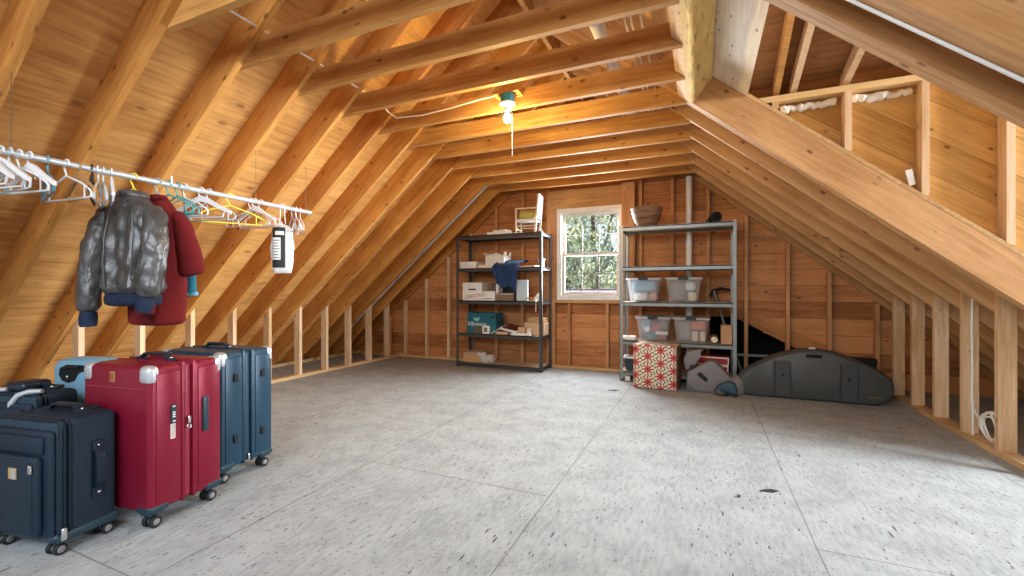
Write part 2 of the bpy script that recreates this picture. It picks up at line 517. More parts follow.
# ------------------------------------------------------------------ mesh helpers
def B():
    return bmesh.new()


def box(bm, x0, x1, y0, y1, z0, z1):
    vs_ = [bm.verts.new(p) for p in ((x0, y0, z0), (x1, y0, z0), (x1, y1, z0), (x0, y1, z0), (x0, y0, z1), (x1, y0, z1), (x1, y1, z1), (x0, y1, z1))]
    for f in ((3, 2, 1, 0), (4, 5, 6, 7), (0, 1, 5, 4), (1, 2, 6, 5), (2, 3, 7, 6), (3, 0, 4, 7)):
        bm.faces.new([vs_[i] for i in f])
    return vs_


def rbox(bm, x0, x1, y0, y1, z0, z1, r=0.02, seg=3):
    t = bmesh.new()
    box(t, x0, x1, y0, y1, z0, z1)
    r = min(r, 0.49 * min(abs(x1 - x0), abs(y1 - y0), abs(z1 - z0)))
    bmesh.ops.bevel(t, geom=t.edges[:], offset=r, segments=seg, profile=0.5, affect='EDGES')
    merge(bm, t)


def merge(bm, t, mat=None):
    t.verts.index_update()
    vm = [bm.verts.new((mat @ v.co) if mat else v.co) for v in t.verts]
    for f in t.faces:
        try:
            bm.faces.new([vm[v.index] for v in f.verts])
        except ValueError:
            pass
    t.free()


def prism(bm, pts, axis, a0, a1):
    """extrude a polygon. axis 'Y': pts are (x, z); 'X': pts are (y, z); 'Z': pts are (x, y)."""
    def co(p, a):
        return {'Y': (p[0], a, p[1]), 'X': (a, p[0], p[1]), 'Z': (p[0], p[1], a)}[axis]
    A = [bm.verts.new(co(p, a0)) for p in pts]
    Bv = [bm.verts.new(co(p, a1)) for p in pts]
    n = len(pts)
    bm.faces.new(A); bm.faces.new(Bv[::-1])
    for i in range(n):
        bm.faces.new([A[i], Bv[i], Bv[(i + 1) % n], A[(i + 1) % n]])


def tube(bm, pts, r, n=8, closed=False, cap=True):
    pts = [Vector(p) for p in pts]
    m = len(pts)
    rad = r if isinstance(r, (list, tuple)) else [r] * m
    rings = []
    up = None
    for i, p in enumerate(pts):
        if closed:
            t = pts[(i + 1) % m] - pts[i - 1]
        else:
            t = pts[min(i + 1, m - 1)] - pts[max(i - 1, 0)]
        t = t.normalized() if t.length > 1e-9 else Vector((0, 0, 1))
        if up is None:
            up = Vector((0, 0, 1)) if abs(t.z) < 0.9 else Vector((1, 0, 0))
        a = t.cross(up)
        if a.length < 1e-6:
            a = t.cross(Vector((0, 1, 0)))
        a.normalize()
        b_ = a.cross(t).normalized()
        up = b_
        rings.append([bm.verts.new(p + (a * math.cos(2 * PI * k / n) + b_ * math.sin(2 * PI * k / n)) * rad[i]) for k in range(n)])
    for i in range(m if closed else m - 1):
        A, C_ = rings[i], rings[(i + 1) % m]
        for k in range(n):
            bm.faces.new([A[k], A[(k + 1) % n], C_[(k + 1) % n], C_[k]])
    if cap and not closed:
        bm.faces.new(rings[0][::-1]); bm.faces.new(rings[-1])


def loft(bm, rings, cap=True, closed=True):
    R_ = [[bm.verts.new(p) for p in r] for r in rings]
    n = len(rings[0])
    for A, C_ in zip(R_, R_[1:]):
        for k in range(n if closed else n - 1):
            bm.faces.new([A[k], A[(k + 1) % n], C_[(k + 1) % n], C_[k]])
    if cap:
        bm.faces.new(R_[0][::-1]); bm.faces.new(R_[-1])


def lathe(bm, prof, c=(0, 0, 0), n=20, axis='Z'):
    def co(r, h, a):
        x, y = r * math.cos(a), r * math.sin(a)
        return {'Z': (c[0] + x, c[1] + y, c[2] + h), 'X': (c[0] + h, c[1] + x, c[2] + y), 'Y': (c[0] + x, c[1] + h, c[2] + y)}[axis]
    loft(bm, [[co(r, h, 2 * PI * k / n) for k in range(n)] for r, h in prof])


def ball(bm, c, r, sx=1, sy=1, sz=1, u=12, v=8):
    t = bmesh.new()
    bmesh.ops.create_uvsphere(t, u_segments=u, v_segments=v, radius=r)
    merge(bm, t, Matrix.Translation(c) @ Matrix.Diagonal((sx, sy, sz, 1)))


def xform(bm, mat):
    bmesh.ops.transform(bm, matrix=mat, verts=bm.verts[:])


def obj(name, bm, mat, parent=None, smooth=False, loc=None, rot=None):
    bmesh.ops.recalc_face_normals(bm, faces=bm.faces[:])
    me = bpy.data.meshes.new(name)
    bm.to_mesh(me); bm.free()
    me.materials.append(MATS[mat])
    if smooth:
        me.polygons.foreach_set('use_smooth', [True] * len(me.polygons))
        try:
            me.set_sharp_from_angle(angle=R(38))
        except Exception:
            pass
    o = bpy.data.objects.new(name, me)
    if parent:
        o.parent = parent
    if loc:
        o.location = loc
    if rot:
        o.rotation_euler = rot
    COL.objects.link(o)
    return o


def tag(o, label, cat, group=None):
    o['label'] = label; o['category'] = cat
    if group:
        o['group'] = group
    return o


def thing(name, label, cat, loc=(0, 0, 0), rz=0.0, group=None, rot=None):
    o = bpy.data.objects.new(name, None)
    o.empty_display_size = 0.05
    o.location = loc
    o.rotation_euler = rot or (0, 0, rz)
    COL.objects.link(o)
    return tag(o, label, cat, group)


def struct(name, bm, mat, parent=None, loc=None):
    o = obj(name, bm, mat, parent, loc=loc)
    if parent is None:
        o['kind'] = 'structure'
    return o


def mod_bevel(o, w, seg=2):
    m = o.modifiers.new('bevel', 'BEVEL'); m.width = w; m.segments = seg; m.limit_method = 'ANGLE'
    return o


def mod_sub(o, lv=2):
    m = o.modifiers.new('sub', 'SUBSURF'); m.levels = lv; m.render_levels = lv
    return o


def mod_wrinkle(o, strength=0.015, size=0.12, kind='CLOUDS'):
    t = bpy.data.textures.new('fold', kind)
    t.noise_scale = size
    m = o.modifiers.new('wr', 'DISPLACE'); m.texture = t; m.strength = strength; m.mid_level = 0.5; m.texture_coords = 'LOCAL'
    return o


def text_on(s, size, mat, parent, loc, rot, name='lettering', depth=0.001, shear=0.0):
    cu = bpy.data.curves.new(name, 'FONT')
    cu.body = s; cu.size = size; cu.extrude = depth; cu.align_x = 'CENTER'; cu.align_y = 'CENTER'; cu.shear = shear
    cu.materials.append(MATS[mat])
    o = bpy.data.objects.new(name, cu)
    COL.objects.link(o)
    dg = bpy.context.evaluated_depsgraph_get()
    me = bpy.data.meshes.new_from_object(o.evaluated_get(dg))
    bpy.data.objects.remove(o)
    bpy.data.curves.remove(cu)
    me.name = name
    o = bpy.data.objects.new(name, me)
    o.parent = parent; o.location = loc; o.rotation_euler = rot
    COL.objects.link(o)
    return o


ORD = ['first', 'second', 'third', 'fourth', 'fifth', 'sixth', 'seventh', 'eighth', 'ninth', 'tenth', 'eleventh', 'twelfth', 'thirteenth', 'fourteenth']

# ------------------------------------------------------------------ the roof geometry (floor at z = 0)
K = 0.833                      # roof pitch
RIDGE = -1.33


def zl(x):                     # underside of the left rafters
    return 4.594 + K * x


def zr(x):                     # underside of the right rafters
    return 2.378 - K * x


DV = 0.28                      # vertical depth of a rafter
J = [1.39 + 0.4133 * n for n in range(-2, 12)]     # J[2] carries the nearest tie in view


def JN(n):
    return J[n + 2]


# floor
bm = B(); box(bm, -6.1, 3.6, -1.2, 6.0, -0.12, 0.0)
struct('floor', bm, 'floor_panels')

# left roof sheathing
bm = B()
xa, xb = RIDGE, -5.95
prism(bm, [(xa, zl(xa) + DV), (xb, zl(xb) + DV), (xb, zl(xb) + DV + 0.03), (xa, zl(xa) + DV + 0.03)], 'Y', -1.2, 6.0)
struct('ceiling_left', bm, 'plywood')

# right roof sheathing: the dormer leaves an opening in it
OY0, OY1 = 1.96, 3.44
OX = 0.295


def deck_r(x0, x1, y0, y1):
    b_ = B()
    prism(b_, [(x0, zr(x0) + DV), (x1, zr(x1) + DV), (x1, zr(x1) + DV + 0.03), (x0, zr(x0) + DV + 0.03)], 'Y', y0, y1)
    return b_


bm = deck_r(RIDGE, 3.3, OY1, 6.0)
merge(bm, deck_r(RIDGE, 3.3, -1.2, OY0))
merge(bm, deck_r(RIDGE, -0.02, OY0, OY1))
struct('ceiling_right', bm, 'plywood_right')
bm = deck_r(-0.02, OX, OY0 - 0.0, OY1)
o = obj('roof_panel', bm, 'flash_lit_board')
tag(o, 'knotty sheathing panel with flash light in its colour above the dormer opening beside the yellow flecked beam', 'panel')

# ridge board
bm = B(); box(bm, -0.02, 0.02, 0, 7.2, -0.14, 0.20)
o = obj('ridge_board', bm, 'joist', loc=(RIDGE, -1.2, zl(RIDGE) + 0.04))
tag(o, 'ridge board running along the peak of the roof above the ties', 'beam')

# left rafters
bm = B()
prism(bm, [(-0.025, zl(RIDGE - 0.025)), (-0.025, zl(RIDGE - 0.025) + DV - 0.004), (-5.845 - RIDGE, 0.004), (-5.515 - RIDGE, 0.004)], 'Y', -0.038, 0)
raf = obj('roof_rafter', bm, 'rafter_left', loc=(RIDGE, JN(10), 0))
for i, n in enumerate(range(10, -3, -1)):
    o = raf if i == 0 else raf.copy()
    if i:
        COL.objects.link(o)
    o.location = (RIDGE, JN(n), 0)
    tag(o, 'left slope roof rafter, %s from the far end wall' % ORD[i], 'rafter', 'rafters of the left roof slope')
# gable rafters against the far wall
o = raf.copy(); COL.objects.link(o); o.location = (RIDGE, 5.885, 0)
tag(o, 'left end rafter nailed against the far boarded gable wall', 'rafter', 'rafters of the left roof slope')

# right rafters beyond the dormer
bm = B()
prism(bm, [(0.025, zr(RIDGE + 0.025)), (0.025, zr(RIDGE + 0.025) + DV - 0.004), (3.17 - RIDGE, 0.0165), (2.86 - RIDGE, 0.003)], 'Y', -0.038, 0)
rr = obj('roof_rafter', bm, 'rafter_right', loc=(RIDGE, JN(10), 0))
for i, n in enumerate(range(10, 5, -1)):
    o = rr if i == 0 else rr.copy()
    if i:
        COL.objects.link(o)
    o.location = (RIDGE, JN(n), 0)
    tag(o, 'right slope roof rafter, %s from the far end wall' % ORD[i], 'rafter', 'rafters of the right roof slope')
o = rr.copy(); COL.objects.link(o); o.location = (RIDGE, 5.885, 0)
tag(o, 'right end rafter nailed against the far boarded gable wall', 'rafter', 'rafters of the right roof slope')


def trimmer(y0, y1, label, plies, mat='rafter_right'):
    t = thing('trimmer_rafter', label, 'rafter', (RIDGE, y0, 0), 0, 'rafters beside the dormer opening')
    w = (y1 - y0) / plies
    for k in range(plies):
        b_ = B()
        prism(b_, [(0.025, zr(RIDGE + 0.025)), (0.025, zr(RIDGE + 0.025) + DV - 0.0005), (3.17 - RIDGE, 0.0165), (2.86 - RIDGE, 0.003)], 'Y', k * w + 0.0008, (k + 1) * w - 0.0008)
        obj('ply', b_, mat, t)
    return t


trimmer(3.44, 3.53, 'broad pale doubled rafter along the far edge of the dormer opening', 2)
trimmer(1.87, 1.955, 'doubled rafter along the near edge of the dormer opening', 2)
bm = B()
prism(bm, [(0.025, zr(RIDGE + 0.025)), (0.025, zr(RIDGE + 0.025) + DV - 0.004), (3.17 - RIDGE, 0.0165), (2.86 - RIDGE, 0.003)], 'Y', 0, 0.07)
o = obj('roof_rafter', bm, 'rafter_right', loc=(RIDGE, 1.662, 0))
tag(o, 'wide knotty pine rafter at the top right corner nearest the camera', 'rafter', 'rafters beside the dormer opening')

# header across the top of the dormer opening: a strand-lumber ply and two pine plies
hd = thing('dormer_header', 'header beam across the top of the dormer opening, its face of yellow strand lumber', 'beam', (-0.063, OY0, 2.422))
ux, uz = math.cos(SL), -math.sin(SL)          # down the slope
px, pz = math.sin(SL), math.cos(SL)           # out through the roof
HW = 0.212
for k, (a0, a1, m_) in enumerate(((0.0, 0.044, 'strand_lumber'), (0.045, 0.083, 'stud'), (0.084, 0.122, 'stud'))):
    b_ = B()
    prism(b_, [(-a0 * ux, -a0 * uz), (-a0 * ux + HW * px, -a0 * uz + HW * pz), (-a1 * ux + HW * px, -a1 * uz + HW * pz), (-a1 * ux, -a1 * uz)], 'Y', 0.001, OY1 - OY0 - 0.001)
    o = obj('strand_ply' if k == 0 else 'pine_ply', b_, m_, hd)
    if k == 0:
        o['label'] = 'yellow flecked strand lumber ply'

# ceiling ties (joists)
def tie(n, xr0):
    zb, zt = 0.0, 0.14
    xl_b, xl_t = -2.90, -2.90 + zt / K
    if xr0 is None:
        xr_b, xr_t = 0.238, 0.238 - zt / K
    elif xr0 == 'header':
        xr_b = xr_t = 0
    else:
        xr_b = xr_t = xr0
    b_ = B()
    right = [(xr_b - RIDGE, zb), (xr_t - RIDGE, zt)]
    if xr0 == 'header':        # notched around the back of the header
        right = [(-0.098 - RIDGE, zb), (-0.162 - RIDGE, 0.0535), (-0.092 - RIDGE, zt)]
    prism(b_, [(xl_b - RIDGE, zb)] + right + [(xl_t - RIDGE, zt)], 'Y', 0.0005, 0.0385)
    return obj('ceiling_tie', b_, 'joist', loc=(RIDGE, JN(n), 2.445))


for n in range(10, -1, -1):
    o = tie(n, 'header' if n in (2, 3, 4) else (-0.10 if n in (5,) else None))
    tag(o, 'horizontal ceiling tie, %s from the far end wall' % ORD[10 - n], 'joist', 'ceiling ties across the attic')
JN5 = JN(5)

# ------------------------------------------------------------------ dormer
# far cheek: plate, studs, boards
ZP = 2.348
bm = B(); prism(bm, [(0.112, 0), (2.35, 0), (2.35, 0.04), (0.064, 0.04)], 'Y', 0, 0.09)
o = obj('top_plate', bm, 'cross_plate', loc=(0.30, 3.44, ZP)); tag(o, 'top plate of the dormer side wall, a level yellow pine beam', 'beam')
XS = [0.464, 0.87, 1.255, 1.634, 2.04]
for i, x in enumerate(XS):
    z0 = zr(x + 0.019) + DV + 0.045
    bm = B(); box(bm, -0.019, 0.019, 0, 0.088, 0, ZP - z0)
    o = obj('cheek_stud', bm, 'stud', loc=(x, 3.441, z0))
    tag(o, 'short upright stud of the dormer side wall, %s from the top of the slope' % ORD[i], 'stud', 'studs of the dormer side wall')
bm = B()
prism(bm, [(0.37, zr(0.37) + DV + 0.033), (0.37, ZP + 0.06), (2.65, ZP + 0.06), (2.65, zr(2.65) + DV + 0.035)], 'Y', 3.532, 3.552)
struct('wall_dormer', bm, 'cheek_board')
bm = B()
prism(bm, [(0.37, zr(0.37) + DV + 0.033), (0.37, ZP + 0.06), (2.65, ZP + 0.06), (2.65, zr(2.65) + DV + 0.035)], 'Y', 1.845, 1.865)
struct('wall_dormer.001', bm, 'cheek_board')
# dormer roof, two slopes that meet above the middle of the opening
DM = 0.40
YM = 2.70
for k, (ya, yb) in enumerate(((3.56, YM), (1.84, YM))):
    b_ = B()
    z0 = ZP + 0.04 + 0.09; z1 = z0 + DM * abs(ya - YM)
    xs = (2.69 - z0) / K, (2.69 - z1) / K
    loft(b_, [[(xs[0], ya, z0), (xs[1], yb, z1), (xs[1], yb, z1 + 0.03), (xs[0], ya, z0 + 0.03)],
              [(2.7, ya, z0), (2.7, yb, z1), (2.7, yb, z1 + 0.03), (2.7, ya, z0 + 0.03)]])
    box(b_, 0.31, 2.66, min(ya, ya + 0.0) - (0.025 if k == 0 else -0.005), ya - (0.005 if k == 0 else -0.025), ZP + 0.062, z0 + 0.012)
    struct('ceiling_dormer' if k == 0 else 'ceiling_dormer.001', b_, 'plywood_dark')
zt0 = ZP + 0.0415
for i, (x, dx) in enumerate(((0.455, 0.0), (0.555, 0.02), (0.845, 0.06), (1.25, 0.06))):
    b_ = B()
    ya, yb = 3.53, 2.73
    w = 0.038
    h = 0.088
    za = zt0; zb = zt0 + DM * (ya - yb)
    vsA = [(x, ya, za), (x + w, ya, za), (x + w, ya, za + h), (x, ya, za + h)]
    vsB = [(x + dx, yb, zb), (x + dx + w, yb, zb), (x + dx + w, yb, zb + h), (x + dx, yb, zb + h)]
    loft(b_, [[(p[0] - x, p[1] - ya, p[2] - za) for p in vsA], [(p[0] - x, p[1] - ya, p[2] - za) for p in vsB]])
    o = obj('dormer_rafter', b_, 'stud' if i else 'joist', loc=(x, ya, za))
    tag(o, 'small rafter of the dormer roof standing on its top plate, %s from the flecked beam' % ORD[i], 'rafter', 'rafters of the dormer roof')
# foam squeezed out below the plate
def blob_strip(x0, x1, seed, lab):
    rnd = random.Random(seed)
    b_ = B()
    n = int((x1 - x0) / 0.02)
    tube(b_, [(k * 0.02, rnd.uniform(-.004, .004), rnd.uniform(-.012, .006)) for k in range(n + 1)], [rnd.uniform(0.016, 0.030) for _ in range(n + 1)], 8)
    o = obj('foam_bead', b_, 'foam_white', smooth=True, loc=(x0, 3.507, ZP - 0.035))
    tag(o, lab, 'foam')
blob_strip(0.50, 0.84, 3, 'white foam bead under the dormer plate, between its first two studs')
blob_strip(0.90, 1.22, 5, 'white foam bead under the dormer plate, below the tall yellow stud')
bm = B(); rbox(bm, 0, 0.035, -0.004, 0.004, 0, 0.10, 0.003)
o = obj('paper_scrap', bm, 'paper_white', loc=(1.18, 3.455, zr(1.18) + DV + 0.034), rot=(0, R(-12), 0)); tag(o, 'torn white paper scrap stuck beside the tall dormer stud', 'paper')
bm = B(); tube(bm, [(0, 0, 0), (2.6, 0, -2.6 * K)], 0.006, 8)
o = obj('caulk_bead', bm, 'foam_white', smooth=True, loc=(0.02, 1.742, zr(0.02) - 0.0)); tag(o, 'white bead of sealant along the near dormer rafter', 'sealant')

# ------------------------------------------------------------------ far gable wall
bm = B()
WX0, WX1, WZ0, WZ1 = -1.80, -0.965, 0.965, 2.155
rows = 21
for r_ in range(rows):
    z0, z1 = r_ * 0.187, (r_ + 1) * 0.187
    lx = max(-6.0, (z0 - 4.594 - DV) / K)
    rx = min(3.3, (2.378 + DV - z0) / K)
    if lx >= rx:
        continue
    spans = [(lx, rx)]
    cuts = []
    if z1 > WZ0 + 0.02 and z0 < WZ1 - 0.02:
        cuts.append((WX0, WX1))
    zm = (z0 + z1) / 2
    if zm < 0.80:
        cuts.append((0.08, min(1.72, 0.244 + (0.845 - z0 - 0.05) / 0.545)))
    for c0, c1 in cuts:
        ns = []
        for a, c in spans:
            if c0 > a: ns.append((a, min(c, c0)))
            if c1 < c: ns.append((max(a, c1), c))
        spans = ns
    for a, c in spans:
        box(bm, a, c, 5.89, 5.912, z0, z1)
struct('wall_back', bm, 'gable_board')
# window strip fillers above and below so no row pokes into the opening
bm = B()
prism(bm, [(0.05, 0.93), (0.30, 0.93), (1.80, 0.205), (1.80, 0.0), (1.62, 0.06), (0.244, 0.815), (0.05, 0.76)], 'Y', 5.870, 5.888)
o = obj('rake_board', bm, 'rake_board'); tag(o, 'sloping board across the lower right of the far wall above the dark gap', 'board')
# roof space behind the gap in the boards, its shade painted in as black
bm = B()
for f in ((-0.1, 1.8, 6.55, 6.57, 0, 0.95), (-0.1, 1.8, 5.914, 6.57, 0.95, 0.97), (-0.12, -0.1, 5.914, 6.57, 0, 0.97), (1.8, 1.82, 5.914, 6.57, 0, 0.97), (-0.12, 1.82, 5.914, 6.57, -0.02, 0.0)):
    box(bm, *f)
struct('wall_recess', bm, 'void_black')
bm = B(); box(bm, 0, 0.62, 0, 0.05, 0, 0.025)
o = obj('ledger_strip', bm, 'grey_steel', loc=(0.36, 5.82, 0.292)); tag(o, 'thin grey ledge across the dark gap beside the steel shelf', 'ledge')
# gable studs
GX = [-5.14, -4.74, -4.40, -3.99, -3.585, -3.185, -2.765, -2.35, -1.965, -0.715, -0.33, 0.076, 0.485, 0.905, 1.30, 1.72]
for i, x in enumerate(GX):
    top = min(zl(x - 0.019), zr(x + 0.019)) - 0.004
    z0 = 0.04
    if x in (0.485, 0.905):
        pass
    bm = B(); box(bm, -0.019, 0.019, 0, 0.068, 0, top - z0)
    o = obj('wall_stud', bm, 'gable_stud' if -2.9 < x < 1.0 else ('stud' if x < -2.9 else 'gable_stud'), loc=(x, 5.80, z0))
    tag(o, 'upright stud of the far gable wall, %s' % (('%s from its left end' % ORD[i]) if i < 9 else ('%s to the right of the window' % ORD[i - 9])), 'stud', 'studs of the far gable wall')
bm = B(); box(bm, 0, 7.0, 0, 0.085, 0, 0.038)
o = obj('bottom_plate', bm, 'cross_plate', loc=(-5.3, 5.80, 0.0)); tag(o, 'bottom plate under the studs of the far gable wall', 'plate')

# window
win = thing('window_1', 'white double-hung window looking out on trees', 'window', (0, 0, 0))
del win['label'], win['category']
win['kind'] = 'structure'
bm = B()
fx0, fx1, fz0, fz1 = -1.83, -0.947, 0.938, 2.188
for a in ((fx0, fx0 + 0.062, fz0, fz1), (fx1 - 0.035, fx1, fz0, fz1), (fx0 + 0.062, fx1 - 0.035, fz0, fz0 + 0.055), (fx0 + 0.062, fx1 - 0.035, fz1 - 0.06, fz1)):
    box(bm, a[0], a[1], 5.79, 5.93, a[2], a[3])
obj('window_frame', bm, 'white_paint', win)
ix0, ix1, iz0, iz1 = fx0 + 0.062, fx1 - 0.035, fz0 + 0.055, fz1 - 0.06
zm = (iz0 + iz1) / 2
for k, (z0, z1, y0) in enumerate(((iz0, zm + 0.02, 5.83), (zm - 0.02, iz1, 5.865))):
    bm = B(); w = 0.042
    for a in ((ix0, ix0 + w, z0, z1), (ix1 - w, ix1, z0, z1), (ix0 + w, ix1 - w, z0, z0 + w), (ix0 + w, ix1 - w, z1 - w, z1)):
        box(bm, a[0], a[1], y0, y0 + 0.03, a[2], a[3])
    s = obj('sash', bm, 'vinyl_sash', win)
    bm = B(); box(bm, ix0 + w, ix1 - w, y0 + 0.012, y0 + 0.016, z0 + w, z1 - w)
    obj('window_pane', bm, 'window_glass', s)
    bm = B()
    for q in (1, 2):
        x = ix0 + w + (ix1 - ix0 - 2 * w) * q / 3
        box(bm, x - 0.006, x + 0.006, y0 + 0.006, y0 + 0.011, z0 + w, z1 - w)
    zc = (z0 + z1) / 2
    box(bm, ix0 + w, ix1 - w, y0 + 0.007, y0 + 0.010, zc - 0.006, zc + 0.006)
    obj('muntin_bars', bm, 'muntin', s)
bm = B(); box(bm, (ix0 + ix1) / 2 - 0.03, (ix0 + ix1) / 2 + 0.03, 5.822, 5.8295, zm + 0.005, zm + 0.018)
obj('sash_lock', bm, 'white_paint', win)
bm = B(); box(bm, 0, 1.0, 0, 0.07, 0, 0.255)
o = obj('window_header', bm, 'window_trim_wood', loc=(-1.945, 5.80, 2.192)); tag(o, 'wide pine header board above the white window', 'board')
bm = B(); box(bm, 0, 1.19, 0, 0.068, 0, 0.038)
o = obj('window_sill_plate', bm, 'window_trim_wood', loc=(-1.945, 5.80, 0.896)); tag(o, 'rough pine sill plate under the white window', 'board')
bm = B(); box(bm, 0, 0.085, 0, 0.068, 0, 0.855)
o = obj('jack_stud', bm, 'gable_stud', loc=(-1.945, 5.80, 0.04)); tag(o, 'doubled stud under the left corner of the window sill', 'stud')
bm = B(); box(bm, 0, 0.108, 0, 0.068, 0, 1.25)
o = obj('jack_stud', bm, 'gable_stud', loc=(-1.944, 5.80, 0.936)); tag(o, 'broad stud flanking the window on its left', 'stud')
bm = B(); box(bm, 0, 0.165, 0, 0.16, 0, 1.52)
o = obj('window_post', bm, 'gable_stud', loc=(-0.942, 5.728, 0.938)); tag(o, 'broad boxed post flanking the window on its right', 'post')
for i, x in enumerate((-1.66, -1.14)):
    bm = B(); box(bm, -0.019, 0.019, 0, 0.068, 0, 0.85)
    o = obj('cripple_stud', bm, 'gable_stud', loc=(x, 5.80, 0.042)); tag(o, 'short stud below the window sill, %s' % ('nearer the dark shelf' if i == 0 else 'nearer the grey shelf'), 'stud', 'studs below the window')

# ------------------------------------------------------------------ knee walls
bm = B(); box(bm, 0, 0.089, 0, 4.75, 0, 0.038)
o = obj('floor_plate', bm, 'plate', loc=(-4.594, 1.05, 0)); tag(o, 'floor plate under the left row of short studs', 'plate')
bm = B(); box(bm, 0, 0.089, 0, 4.95, 0, 0.038)
o = obj('floor_plate', bm, 'plate', loc=(-5.50, 0.95, 0)); tag(o, 'floor plate at the left eave behind the short studs', 'plate')
bm = B(); box(bm, -0.0445, 0.0445, 0, 0.038, 0, 1.052)
st = obj('knee_stud', bm, 'stud', loc=(-4.55, JN(10) + 0.001, 0.038))
for i, n in enumerate(range(10, 0, -1)):
    o = st if i == 0 else st.copy()
    if i:
        COL.objects.link(o)
    o.location = (-4.55, JN(n) + 0.001, 0.038)
    tag(o, 'short stud of the left knee wall, %s from the far wall' % ORD[i], 'stud', 'short studs along the left eave')
bm = B(); box(bm, 0, 0.089, 0, 2.4, 0, 0.038)
o = obj('floor_plate', bm, 'plate', loc=(1.74, 3.39, 0)); tag(o, 'floor plate under the right row of knee wall studs', 'plate')
bm = B()
prism(bm, [(-0.0445, 0.0), (0.0445, 0.0), (0.0445, zr(1.829) + 0.16 - 0.038), (-0.0445, zr(1.74) + 0.16 - 0.038)], 'Y', -0.0775, -0.0395)
st = obj('knee_stud', bm, 'stud', loc=(1.7845, JN(10), 0.038))
for i, n in enumerate(range(10, 5, -1)):
    o = st if i == 0 else st.copy()
    if i:
        COL.objects.link(o)
    o.location = (1.7845, JN(n), 0.038)
    tag(o, 'stud of the right knee wall, %s from the far wall' % ORD[i], 'stud', 'studs along the right eave')
bm = B(); box(bm, -0.0445, 0.0445, 0, 0.038, 0, zr(1.83) - 0.04)
o = obj('knee_stud', bm, 'stud', loc=(1.7845, 3.45, 0.038)); tag(o, 'stud of the right knee wall under the broad doubled dormer rafter', 'stud', 'studs along the right eave')

# ------------------------------------------------------------------ pipes and cables
def pipe(name, pts, r, mat, label, cat, n=12):
    c = Vector(pts[0])
    b_ = B(); tube(b_, [Vector(p) - c for p in pts], r, n)
    return tag(obj(name, b_, mat, smooth=True, loc=c), label, cat)


def arc(c, u, v, r, a0, a1, n):
    c, u, v = Vector(c), Vector(u), Vector(v)
    return [c + u * r * math.cos(R(a0 + (a1 - a0) * k / n)) + v * r * math.sin(R(a0 + (a1 - a0) * k / n)) for k in range(n + 1)]


yy = 5.30
t = thing('drain_pipe', 'white pipe sloping down under the left rafters to an elbow at the floor', 'pipe', (-5.10, yy, 0.0))
b_ = B(); tube(b_, [(2.75, 0, 2.79 - 0.02), (1.2, 0, 1.48), (0.05, 0, 0.52), (0.0, 0, 0.44), (0, 0, 0.03)], 0.032, 14)
obj('pipe_run', b_, 'pvc', t, True)
b_ = B(); lathe(b_, [(0.036, 0), (0.042, 0.0), (0.042, 0.07), (0.036, 0.07)], (0, 0, 0.38), 14); obj('coupling', b_, 'pvc', t, True)
b_ = B(); lathe(b_, [(0.06, 0), (0.06, 0.015), (0.036, 0.03)], (0, 0, 0.002), 16); obj('floor_collar', b_, 'pvc', t, True)

t = thing('vent_pipe', 'upright white pipe on the far wall behind the grey steel shelf', 'pipe', (-0.135, 5.755, 0.04))
b_ = B(); lathe(b_, [(0.036, 0), (0.036, 2.70 - 0.28)], (0, 0, 0), 16); obj('pipe_run', b_, 'pvc', t, True)
b_ = B(); lathe(b_, [(0.036, 0), (0.042, 0), (0.042, 0.08), (0.036, 0.08)], (0, 0, 0.72), 16); obj('coupling', b_, 'pvc', t, True)
pipe('vent_pipe', [(-0.585, 1.6, 2.69), (-0.585, 5.75, 2.69)], 0.045, 'pvc', 'white pipe running level along the attic above the ceiling ties', 'pipe', 16)
for i, x in enumerate((-0.42, -0.385, -0.33)):
    pipe('power_cable', [(x, 1.7, 2.65), (x + 0.01, 2.6, 2.645), (x, 3.4, 2.65), (x - 0.01, 5.0, 2.645)], 0.006, 'cable_white', 'thin white cable along the tops of the ceiling ties, %s from the level pipe' % ORD[i], 'cable', 6)
pts = [(-2.407, 0.9, 2.622), (-2.407, 1.605, 2.622), (-2.407, 2.2, 2.620), (-2.41, 2.85, 2.610), (-2.41, 2.96, 2.56), (-2.35, 2.985, 2.515), (-2.1, 2.99, 2.50), (-1.8, 2.99, 2.515), (-1.55, 2.985, 2.535), (-1.40, 2.98, 2.535)]
pipe('lamp_cable', pts, 0.0065, 'cable_white', 'white cable strung through the left rafters to the bare bulb fixture', 'cable', 8)
pts = [(1.775, 4.185, 1.02), (1.77, 4.18, 0.75), (1.776, 4.186, 0.5), (1.77, 4.18, 0.25), (1.79, 4.16, 0.18)]
for k in range(44):
    a = k * 0.5
    pts.append((1.80 + 0.01 * math.sin(k * 0.9), 4.02 + 0.10 * math.cos(a) + 0.02 * math.sin(k * .31), 0.14 + 0.085 * math.sin(a) + 0.02 * math.cos(k * .4)))
pipe('loose_cable', [(p[0] + 0.0, p[1] - 0.02, p[2]) for p in pts], 0.0065, 'cable_white', 'white cable hanging down a right knee wall stud to a loose coil', 'cable', 8)
bm = B(); tube(bm, [(0, 0, 0), (0, 0, 0.25)], 0.007, 8)
o = obj('cable_end', bm, 'cable_white', smooth=True, loc=(1.765, 4.135, 0.04)); tag(o, 'short white cable end standing on the right floor plate', 'cable')

